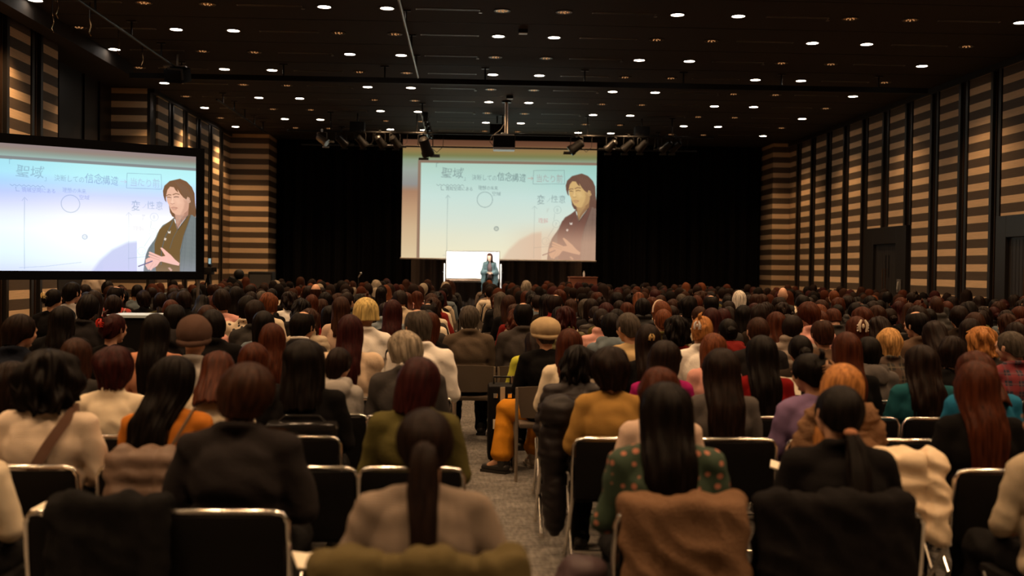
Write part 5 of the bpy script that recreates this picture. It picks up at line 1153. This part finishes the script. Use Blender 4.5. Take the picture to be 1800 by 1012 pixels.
# seat numbers, counted from the aisle in each block
seats = {}
for Y, x, z, row, h in people: seats.setdefault((row, x > .25), []).append(x)
for Y, x, row in near: seats.setdefault((row, x > .25), []).append(x)
for k in seats: seats[k].sort(key=lambda x: abs(x-.25))
def seatno(row, x): return seats[(row, x > .25)].index(x)+1
def where(row, x): return 'row %d of the %s block, seat %d from the aisle' % (row+1, 'door side' if x > .25 else 'side screen', seatno(row, x))
def extras(b, P_, ex, sx):
    H = P_.head()
    if 'hat' in ex:
        mb = MB(); v, f = ico(4); v = v.copy(); big = ex['hat'][0] > .2
        v = v*np.array((.112, .124, .112) if not big else (.116, .130, .100)); 
        a = np.arctan2(v[:, 1], v[:, 0]); v *= (1+.022*np.sin(a*14)*(np.abs(v[:, 2]) < .08))[:, None]; v[:, 2] = np.where(v[:, 2] < -.055, -.055+(v[:, 2]+.055)*.2, v[:, 2]); mb.add(v+np.array((0, -.014, .042)), f)
        an = np.linspace(0, 2*PI, 41); mb.tube([(.091*math.cos(t), -.012+.106*math.sin(t), -.008+.022*math.sin(t)) for t in an], .020, 10)
        me = mb.mesh('knitted_cap'); displace(me, lambda co, no: np.array([.003*noise.noise(Vector(c*30)) for c in co]))
        add_child('knitted_cap', me, KNIT, b, ex['hat'], H)
    if 'clip' in ex:
        s = ex.get('cs', .72); mb = MB(); y0 = -.155 if s < 1.3 else -.135
        for q in (-1, 1):
            mb.tube([(q*.012*s, y0-.01, .06*s), (q*.03*s, y0-.018, .03*s), (q*.032*s, y0-.018, 0), (q*.022*s, y0-.012, -.035*s)], [.008*s, .012*s, .012*s, .006*s], 8)
            for k in range(3): mb.tube([(q*.03*s, y0-.015, (.025-.022*k)*s), (q*.045*s, y0-.005, (.018-.022*k)*s), (q*.038*s, y0+.012, (.014-.022*k)*s)], .005*s, 6)
        mb.ell((0, y0-.015, .01*s), (.012*s, .01*s, .02*s), n=2)
        o = add_child('claw_clip', mb.mesh('claw_clip'), mat('clip plastic', objcol=True, rough=.2), b, ex['clip'], H@Matrix.Translation((0, 0, .03)))
    if 'tie' in ex: add_child('hair_tie', MB().ell((.005, -.115, -.082), (.026, .022, .020)).mesh('tie'), KNIT, b, (.35, .16, .09), H)
    if 'band' in ex:
        an = np.linspace(-1.5, 1.5, 15); add_child('hair_band', MB().tube([(.100*math.sin(t), .01, .015+.122*math.cos(t)) for t in an], .010, 8).mesh('band'), CLOTH, b, (.6, .45, .35), H)
    if 'collar' in ex:
        a = np.linspace(0, 2*PI, 25); add_child('shirt_collar', MB().tube([P_.t(.060*math.cos(t), -.010+.060*math.sin(t), .553+.010*math.sin(-t)) for t in a], .013, 8).mesh('collar'), CLOTH, b, TCOL['white'])
    if 'strap' in ex:
        w = ex.get('sw', .022); pts = [(.10, .09, .46), (.115, .0, .535), (.105, -.09, .47), (.06, -.15, .36), (.0, -.155, .22), (-.07, -.15, .08), (-.13, -.10, .0), (-.16, .0, -.02)]
        P = np.array([P_.t(*p) for p in pts]); mb = MB(); tt = np.linspace(0, 1, 30); P = np.stack([np.interp(tt, np.linspace(0, 1, len(P)), P[:, i]) for i in range(3)], 1)
        for _ in range(3): P[1:-1] = (P[:-2]+2*P[1:-1]+P[2:])/4
        d = np.gradient(P, axis=0); out = P-np.array(P_.t(0, 0, .25)); out[:, 2] = 0; V = []
        for i in range(len(P)):
            dn = d[i]/np.linalg.norm(d[i]); o_n = out[i]/np.linalg.norm(out[i]); sd = np.cross(dn, o_n); sd /= np.linalg.norm(sd); c = P[i]+o_n*.012
            V += [c+sd*w, c-sd*w, c-sd*w-o_n*.008, c+sd*w-o_n*.008]
        F = [(i*4+j, i*4+(j+1) % 4, (i+1)*4+(j+1) % 4, (i+1)*4+j) for i in range(len(P)-1) for j in range(4)]
        add_child('shoulder_strap', MB().add(V, F+[(3, 2, 1, 0), tuple((len(P)-1)*4+j for j in range(4))]).mesh('strap'), LEATHER, b, ex['strap'])
chairs_done = []
for Y, x, z, row, h in people:
    px_, yt, _, hair, hcol, top, tcol, pose, label, ex = h
    zn = NAT+({'down': -.04, 'tilt': -.008}.get(pose, 0)); sz = min(1.10, max(.86, z/zn)); sx = ex.get('w', 1.0)*(.97 if ex.get('w', 1) < 1.1 else .97)
    sx = sx*(1 if row > 0 else 1.0)
    b, P_ = person(x, Y, sz, sx, pose, ex.get('hvol', hair), hcol, top, tcol, label, row % 3, ex.get('mat'), ex.get('b', 'black'), True, False, boots=bool(ex.get('boots')), shoecol=(.4, .33, .26) if ex.get('boots') else (.02, .018, .016))
    # heads keep their own width when the body is broad
    for c in b.children:
        if c.name.startswith('hair'):
            hw_ = ex.get('hw', 1.0); c.scale = tuple(np.array(c.scale)*np.array((max(.9, hw_)/max(1, sx*.93), 1+(hw_-1)*.6, 1+(hw_-1)*.5 if hw_ > 1.15 else 1)))
    extras(b, P_, ex, sx)
    k = ex.get('k', 'b' if Y < 8.0 else 't'); chair(x, Y, 0, k, ('black chrome edged chair' if k == 'b' else 'taupe moulded chair')+', '+where(row, x), row < 10)
for Y, x, row in near:
    hs = HST[int(rng.integers(len(HST)))]; hc = HCP[int(rng.integers(len(HCP)))]; male = hs in ('short', 'crew', 'balding')
    if hs == 'balding' and hc in ('wine', 'red', 'auburn'): hc = 'black'
    tk = ['sweater', 'sweater', 'jacket', 'shirt', 'hoodie', 'turtleneck', 'blouse', 'puffer'][int(rng.integers(8))]; tc = TCP[int(rng.integers(len(TCP)))]
    pose = ['up', 'up', 'down', 'rt', 'lt', 'wide', 'tilt'][int(rng.integers(7))]
    sz = float(np.clip(rng.normal(.975 if not male else 1.02, .028), .90, 1.08)); sx = float(np.clip(rng.normal(1.0 if not male else 1.08, .04), .92, 1.18))*.97
    lab = 'person in %s, %s %s hair, row %d %s, seat %d from aisle' % (TCD[tc], HDESC[hs], HCD[hc], row+1, 'door side' if x > .25 else 'screen side', seatno(row, x))
    person(x, Y, sz, sx, pose, hs, hc, tk, tc, lab, int(rng.integers(2)), None, 'black', row < 9, hs in ('long', 'wavy') and rng.random() < .3)
    k = 'b' if Y < 8.0 else 't'; chair(x, Y, 0, k, ('black chrome edged chair' if k == 'b' else 'taupe moulded chair')+', '+where(row, x), row < 9)
# empty chairs in the nearest rows
for px_, row, w_ in ((160, 1, 'draped with a black jacket at the picture foot'), (1683, 1, 'empty, widest at the picture foot beside the black jacket'), (652, 2, 'empty, beside the ponytail'), (535, 2, 'empty, half behind the charcoal shirt'), (1318, 2, 'empty, between the dotted blouse and black jacket'),
                     (1605, 3, 'empty, behind the white coat'), (230, 3, 'empty, behind the burnt orange sweater'), (640, 3, 'empty, behind the olive jacket'), (1180, 3, 'empty, behind the pale pink top')):
    Y = rowy(row)+.25; x = W(px_, 900, Y-.25).x
    if any(abs(x-ox) < .43 for ox, _ in occupied.get(row, [])): continue
    chair(x, Y, 0, 'b', 'black chrome edged chair, '+w_)

# ---------------------------------------------------------------- coats, bags and papers
def cloth_item(name, parts, m_, col, label, cat, loc, amp=.012, vox=.014, rz=0, fs=(9, 12), quilt=0, group=None):
    mb = MB(); parts(mb); me = remesh(mb, vox, 4, name=name); displace(me, folds(loc[0]*3+2, amp, *fs))
    if quilt: displace(me, lambda co, no: quilt*np.abs(np.sin(co[:, 2]*PI/.07))-.3*quilt)
    o = add_child(name, me, m_, None, col); o.location = loc; o.rotation_euler = (0, 0, rz); return tag(o, label, cat, group)
def over_chair(w0, w1, drop, top=.775, front=.25, th=.022):
    """cloth hung over the top of a chair back (origin = foot of the chair-back plane)"""
    def f(mb):
        n = 9
        for i in range(n):
            x = w0+(w1-w0)*i/(n-1); d = drop*(1-.08*math.sin(i*2.1)); r = th*(1+.3*math.sin(i*1.7))
            mb.cap((x, -.035, top), (x+.01*math.sin(i*3), -.075-.02*math.sin(i), top-d), r*1.15, r, 10); mb.cap((x, -.03, top), (x, .035, top), r*1.25, n=10); mb.cap((x, .035, top), (x, .05, top-front), r, n=10)
        mb.bx((w0, -.055, top-drop*.9), (w1, -.03, top)); mb.bx((w0, -.04, top-.015), (w1, .04, top+.012)); mb.bx((w0, .02, top-front), (w1, .045, top))
    return f
def at_row(px_, row): Y = rowy(row); return (W(px_, 900, Y).x, Y, 0)
cloth_item('coat', over_chair(-.27, .27, .5, .80, .3, .034), CLOTH, (.085, .066, .028), 'olive brown coat draped over the chair of the ponytailed person', 'coat', at_row(735, 0), .014)
def browncoat(mb):
    over_chair(-.20, .20, .45, .785, .3, .028)(mb)
cloth_item('coat', browncoat, FLEECE, (.15, .085, .048), 'brown woolly coat draped over the chair of the green dotted blouse', 'coat', at_row(1200, 1), .02, fs=(7, 11))
cloth_item('jacket', over_chair(-.18, .20, .5, .79, .3, .026), CLOTH, (.006, .0055, .0055), 'black jacket hung over the empty chair at the picture foot', 'jacket', at_row(190, 1), .012)
cloth_item('puffer_coat', over_chair(-.11, .12, .26, .80, .2, .035), QUILT, (.13, .085, .062), 'taupe puffer coat hung over the chair of the burnt orange sweater', 'coat', at_row(250, 2), .008, quilt=.012)
cloth_item('puffer_coat', lambda mb: (over_chair(-.14, .14, .30, .80, .25, .04)(mb)), QUILT, (.66, .52, .36), 'cream white quilted coat bundled over a chair beside the black jacket', 'coat', at_row(1583, 2), .022, fs=(10, 12))
cloth_item('jacket', over_chair(-.26, .26, .5, .80, .3, .03), CLOTH, (.006, .005, .005), 'black jacket slung round the chair of the low ponytail', 'jacket', at_row(1462, 1), .012)
cloth_item('puffer_coat', lambda mb: (mb.ell((0, 0, .62), (.085, .13, .24)), mb.ell((.01, .0, .36), (.07, .11, .25)), mb.ell((.03, -.04, .84), (.12, .12, .10))), QUILT, (.012, .009, .009), 'long black puffer coat hanging down beside the aisle chair', 'coat', (W(975, 750, 6.2).x, 6.25, .0), .010, quilt=.008)
cloth_item('puffer_coat', lambda mb: (mb.ell((0, 0, .30), (.14, .17, .17)), mb.ell((.03, .05, .46), (.10, .12, .10)), mb.ell((-.02, 0, .16), (.13, .15, .13))), QUILT, (.055, .035, .038), 'dark plum puffer coat heaped by the green dotted blouse at the aisle', 'coat', (W(1018, 960, 4.0).x, 4.1, .0), .010, quilt=.013)
cloth_item('knit_blanket', over_chair(-.12, .12, .22, .83, .15, .03), ARGY, (.4, .3, .1), 'yellow and grey argyle knit thrown over a chair back beyond the brown beanie', 'blanket', (W(376, 600, rowy(6)).x, rowy(6), 0), .012)
cloth_item('jacket', over_chair(-.14, .14, .2, .83, .2, .03), CLOTH, (.42, .13, .05), 'bright orange jacket over a chair back beyond the dark suit', 'jacket', (W(556, 600, rowy(7)).x, rowy(7), 0), .01)
# handbag on the chair back of the black sweater
bg = at_row(527, 3); e = tag(empty('handbag', (bg[0], bg[1]+.02, .765)), 'black glossy handbag standing behind the black sweater on the chair', 'handbag')
me = MB().box((0, .03, .03), (.19, .05, .045)).mesh('b', bevel=.03); displace(me, folds(1, .008, 20, 20)); link('body', setm(me, mat('patent leather', (.012, .011, .011), .15)), parent=e)
MB().tube([(-.13, .03, .06), (-.09, .03, .10), (.09, .03, .10), (.13, .03, .06)], .008, 8).build('handle', mat('patent leather'), e)
e = tag(empty('suitcase', (W(884, 740, 8.9).x, 9.2, 0)), 'dark suitcase with shiny metal latches standing at the aisle by the taupe chair', 'suitcase')
MB().bx((-.12, -.16, .05), (.12, .16, .68)).build('shell', VINYL, e, bevel=.03, smooth=True)
MB().bx((-.02, -.17, .06), (.02, -.155, .67)).build('strap', mat('cream strap', (.4, .33, .22), .6), e, smooth=False)
for q in (-1, 1): MB().box((q*.06, -.165, .60), (.018, .008, .02)).build('latch', CHROME, e, smooth=False, bevel=.003); MB().cyl((q*.09-.01, -.13, .03), (q*.09+.01, -.13, .03), .03).build('wheel', BLK, e)
MB().tube([(-.07, 0, .68), (-.07, 0, .74), (.07, 0, .74), (.07, 0, .68)], .009, 8).build('handle', BLKMET, e); MB().box((-.05, -.168, .36), (.028, .003, .04)).build('luggage_tag', PAPER, e, smooth=False)
def booklet(px_, py_, Y, rx, rz, s, label, col=PAPER):
    p = W(px_, py_, Y); e = tag(empty('booklet', p, rz), label, 'booklet', 'booklets in hands'); e.rotation_euler = (rx, .1, rz)
    for q in (-1, 1): MB().box((q*.5*s, 0, .0), (.5*s, .7*s, .004), Matrix.Rotation(q*-.18, 3, 'Y')).build('page', col, e, smooth=False)
    MB().box((0, 0, -.012), (.012, .7*s, .006)).build('spine', mat('cover pink', (.4, .08, .14), .5), e, smooth=False)
booklet(545, 985, 3.95, .5, .5, .06, 'open pale booklet beside the olive coat at the picture foot')
booklet(85, 896, 4.55, .3, -.6, .06, 'open cream booklet in the hand of the cream sleeve')
booklet(1378, 820, 5.5, .2, -.3, .07, 'white booklet on the lap beyond the black jacket')
booklet(1352, 724, 7.2, .7, .6, .07, 'booklet with pink cover held beside the red sweater')
booklet(1386, 678, 7.2, 1.2, .2, .085, 'upright white sheet held before the lilac sweater')
booklet(1688, 715, 7.1, .5, 0, .05, 'small pale booklet between the teal and blue tops')

# ---------------------------------------------------------------- the standing helper and the presenter
POSES['stand'] = Pose(.0, -.2, .05, 0, 'down', stand=True); POSES['talk'] = Pose(.03, -.12, .12, .04, 'talk', stand=True)
p = W(166, 500, 19.6)
b = add_child('person', body_get('stand'), None, None, SKC[0]); b.location = (p.x, 19.6, 0); b.scale = (1, 1, 1); b.rotation_euler = (0, 0, -.25)
tag(b, 'standing person in a pale striped shirt behind the side screen, head hidden', 'person')
add_child('shirt', top_get('stand', 'shirt'), STRP, b, TCOL['white']); add_child('trousers', bot_get('stand'), CLOTH, b, TCOL['char']); add_child('hair', hair_get('short', 0), HAIR, b, HCOL['black'], POSES['stand'].head())
for i in (0, 1): add_child('shoe', setm(shoe_mesh(POSES['stand'], i), LEATHER), LEATHER, b, (.02, .018, .016))
Pp = POSES['talk']; p = W(861, 444, 31.55); sp_ = (p.z-STZ)/1.715
b = add_child('person', setm(body_mesh(Pp, .0058, .0085), SKIN), None, None, (.66, .42, .30)); b.location = (p.x, 31.55, STZ); b.rotation_euler = (0, 0, PI-.0); b.scale = (sp_*.86, sp_*.95, sp_)
tag(b, 'presenter with shoulder length dark hair in a teal robe, hands before the chest', 'person')
def haori(mb):
    t = Pp.t
    mb.ell(t(0, -.06, .30), (.19, .07, .22)); mb.ell(t(0, -.07, .05), (.20, .08, .25)); mb.ell(t(0, -.08, -.22), (.22, .08, .28)); mb.cap(t(-.16, -.02, .46), t(.16, -.02, .46), .07, n=16)
    for q in (-1, 1):
        mb.cap(t(q*.11, .07, .44), t(q*.13, .11, .1), .042, .045); mb.cap(t(q*.13, .11, .1), t(q*.18, .12, -.42), .045, .055); mb.cap(t(q*.18, .03, .3), t(q*.22, .02, -.42), .06, .06); mb.cap(t(q*.05, .03, .53), t(q*.10, .09, .38), .028, .035)
        sh, el, wr, hd = Pp.limbs(); i = 0 if q < 0 else 1
        mb.cap(sh[i], el[i], .075, .085); w = el[i]+(wr[i]-el[i])*.75; mb.cap(el[i], w, .085, .075)
        for k in range(6):
            c = el[i]+(w-el[i])*k/5; mb.cap(c, c+np.array((q*.035, 0, -.26-.02*k)), .045, .03)
mb_ = MB(); haori(mb_); me = remesh(mb_, .013, 4, name='haori'); displace(me, folds(4, .014, 5, 16)); add_child('haori', me, KNIT, b, (.062, .098, .105))
mb_ = MB(); t = Pp.t; mb_.ell(t(0, 0, .32), (.155, .108, .2)); mb_.ell(t(0, .0, .05), (.15, .115, .2)); mb_.cap(t(-.07, .03, .50), t(0, .095, .33), .022); mb_.cap(t(.07, .03, .50), t(0, .095, .33), .022); mb_.cap(t(-.14, 0, .45), t(.14, 0, .45), .058)
me = remesh(mb_, .012, 3, name='kimono'); add_child('kimono', me, CLOTH, b, (.10, .07, .07))
mb_ = MB(); mb_.ell(Pp.hip+np.array((0, 0, .02)), (.165, .125, .12))
for q in (-1, 1): mb_.cap(Pp.hip+np.array((q*.08, 0, -.05)), np.array((q*.11, .02, .10)), .10, .125)
me = remesh(mb_, .014, 4, name='hakama'); displace(me, lambda co, no: .012*np.sin(np.arctan2(co[:, 0], co[:, 1])*14)); add_child('hakama', me, CLOTH, b, (.12, .10, .11))
add_child('obi', MB().tube([Pp.t(.158*math.cos(a), .118*math.sin(a), .03) for a in np.linspace(0, 2*PI, 30)], .022, 8).mesh('obi'), CLOTH, b, (.03, .028, .03))
add_child('hair', hair_get('shag', 0), HAIR, b, (.035, .016, .012), Pp.head())
for q in (-1, 1): 
    add_child('eye', MB().ell((q*.031, .085, .008), (.011, .007, .006), n=2).mesh('eye'), mat('eye dark', (.02, .015, .012), .2), b, (0, 0, 0), Pp.head())
    add_child('sandal', MB().bx((q*.105-.05, -.09, 0), (q*.105+.05, .17, .03)).ell((q*.105, .08, .05), (.045, .08, .035)).mesh('sandal'), CLOTH, b, (.5, .5, .48))
m_ = tag(MB().cap((-.06, 0, 0), (.06, 0, 0), .011, n=10).build('microphone', ALU, loc=(p.x-.02, 31.55-.29, STZ+(.92+.225)*sp_)), 'small marker held between the hands of the presenter', 'marker')
m_.name = 'marker_pen'

# ================================================================ THE FAR ROWS: everyone beyond the nearest three hundred
def low_person(style, seed):
    parts = []
    def g(mb): return np.concatenate(mb.v), mb.f
    t = MB(); t.ell((0, -.01, .80), (.17, .115, .27), n=2); t.cap((-.16, -.01, .965), (.16, -.01, .965), .066, n=8, rings=3)
    for q in (-1, 1): t.cap((q*.19, 0, .93), (q*.235, .03, .72), .06, .05, 8, 3); t.cap((q*.235, .03, .72), (q*.10, .26, .62), .05, .035, 8, 3); t.cap((q*.09, .02, .52), (q*.12, .44, .51), .085, .07, 8, 3); t.cap((q*.12, .44, .51), (q*.12, .40, .05), .06, .05, 8, 3)
    parts.append((g(t), 0)); s = MB(); s.cap((0, -.01, .98), (0, 0, 1.10), .05, n=8, rings=2); s.ell((0, .015, 1.16), (.074, .090, .105), n=2)
    for q in (-1, 1): s.ell((q*.078, .02, 1.15), (.012, .018, .03), n=1)
    s.ell((0, .108, 1.14), (.012, .016, .016), n=1)
    parts.append((g(s), 1))
    if style != 'bald':
        me = hair_mesh(style, seed, 22, 9, False); n = len(me.vertices); co = np.empty(n*3); me.vertices.foreach_get('co', co); co = co.reshape(-1, 3)+np.array((0, .022, 1.17)); parts.append(((co, [tuple(p.vertices) for p in me.polygons]), 2)); bpy.data.meshes.remove(me)
    V = np.concatenate([p[0][0] for p in parts]); F = []; cls = []; n0 = 0
    for (v, f), c in parts:
        F += [tuple(i+n0 for i in q) for q in f]; cls += [c]*len(v); n0 += len(v)
    return V, F, np.array(cls)
LP = [low_person(s_, i) for i, s_ in enumerate(['long', 'mid', 'bob', 'bobfull', 'short', 'shortf', 'wavy', 'crew', 'curly', 'balding'])]
ft_ = [np.array([i for q in F for i in q], np.int32) for V, F, c in LP]; fl_ = [np.array([len(q) for q in F], np.int32) for V, F, c in LP]
VV, CC, LI, LT = [], [], [], []; n0 = 0
for Y, x, row in far:
    i = int(rng.integers(len(LP))); V, F, cls = LP[i]; a = float(rng.normal())*.12; c, s = math.cos(a), math.sin(a); hs = float(np.clip(rng.normal(.98, .035), .9, 1.08))
    v = V*np.array((hs, hs, hs)); v = np.stack([v[:, 0]*c-v[:, 1]*s, v[:, 0]*s+v[:, 1]*c, v[:, 2]], 1)+np.array((x, Y, 0))
    hc = HCOL[HCP[int(rng.integers(len(HCP)))]]; tc = TCOL[TCP[int(rng.integers(len(TCP)))]]; sk = SKC[int(rng.integers(4))]
    if LP[i][0].shape[0] and rng.random() < .02: hc = HCOL['grey']
    pal = np.array([(*tc, 1), (*sk, 1), (*hc, 1)]); VV.append(v); CC.append(pal[cls]); LI.append(ft_[i]+n0); LT.append(fl_[i]); n0 += len(v)
if VV:
    me = bpy.data.meshes.new('crowd'); V = np.concatenate(VV); li = np.concatenate(LI); lt = np.concatenate(LT); me.vertices.add(len(V)); me.vertices.foreach_set('co', V.ravel())
    me.loops.add(len(li)); me.loops.foreach_set('vertex_index', li); me.polygons.add(len(lt)); me.polygons.foreach_set('loop_start', np.concatenate([[0], np.cumsum(lt)[:-1]]).astype(np.int32)); me.update(calc_edges=True); me.validate()
    me.polygons.foreach_set('use_smooth', [True]*len(me.polygons))
    at = me.color_attributes.new('Col', 'FLOAT_COLOR', 'POINT'); at.data.foreach_set('color', np.concatenate(CC).ravel())
    o = link('crowd', me, attr_mat('crowd cloth, skin and hair', .7)); tag(o, 'packed far rows of seated people with dark hair, filling the hall up to the stage', 'crowd', kind='stuff')
    mb = MB()
    for Y, x, row in far:
        mb.bx((x-.22, Y-.26, .5), (x+.22, Y-.235, .75)); mb.bx((x-.21, Y-.18, .41), (x+.21, Y+.22, .44))
        for q in (-.22, .22):
            for yy in (-.24, .2): mb.bx((x+q-.01, Y+yy-.01, 0), (x+q+.01, Y+yy+.01, .45 if yy > 0 else .6))
    o = mb.build('chair_rows', TAUPE, smooth=False); tag(o, 'taupe chairs of the far rows, under the packed crowd', 'chairs', kind='stuff')
print('people', len(people)+len(near), 'far', len(far), 'objects', len(bpy.data.objects))
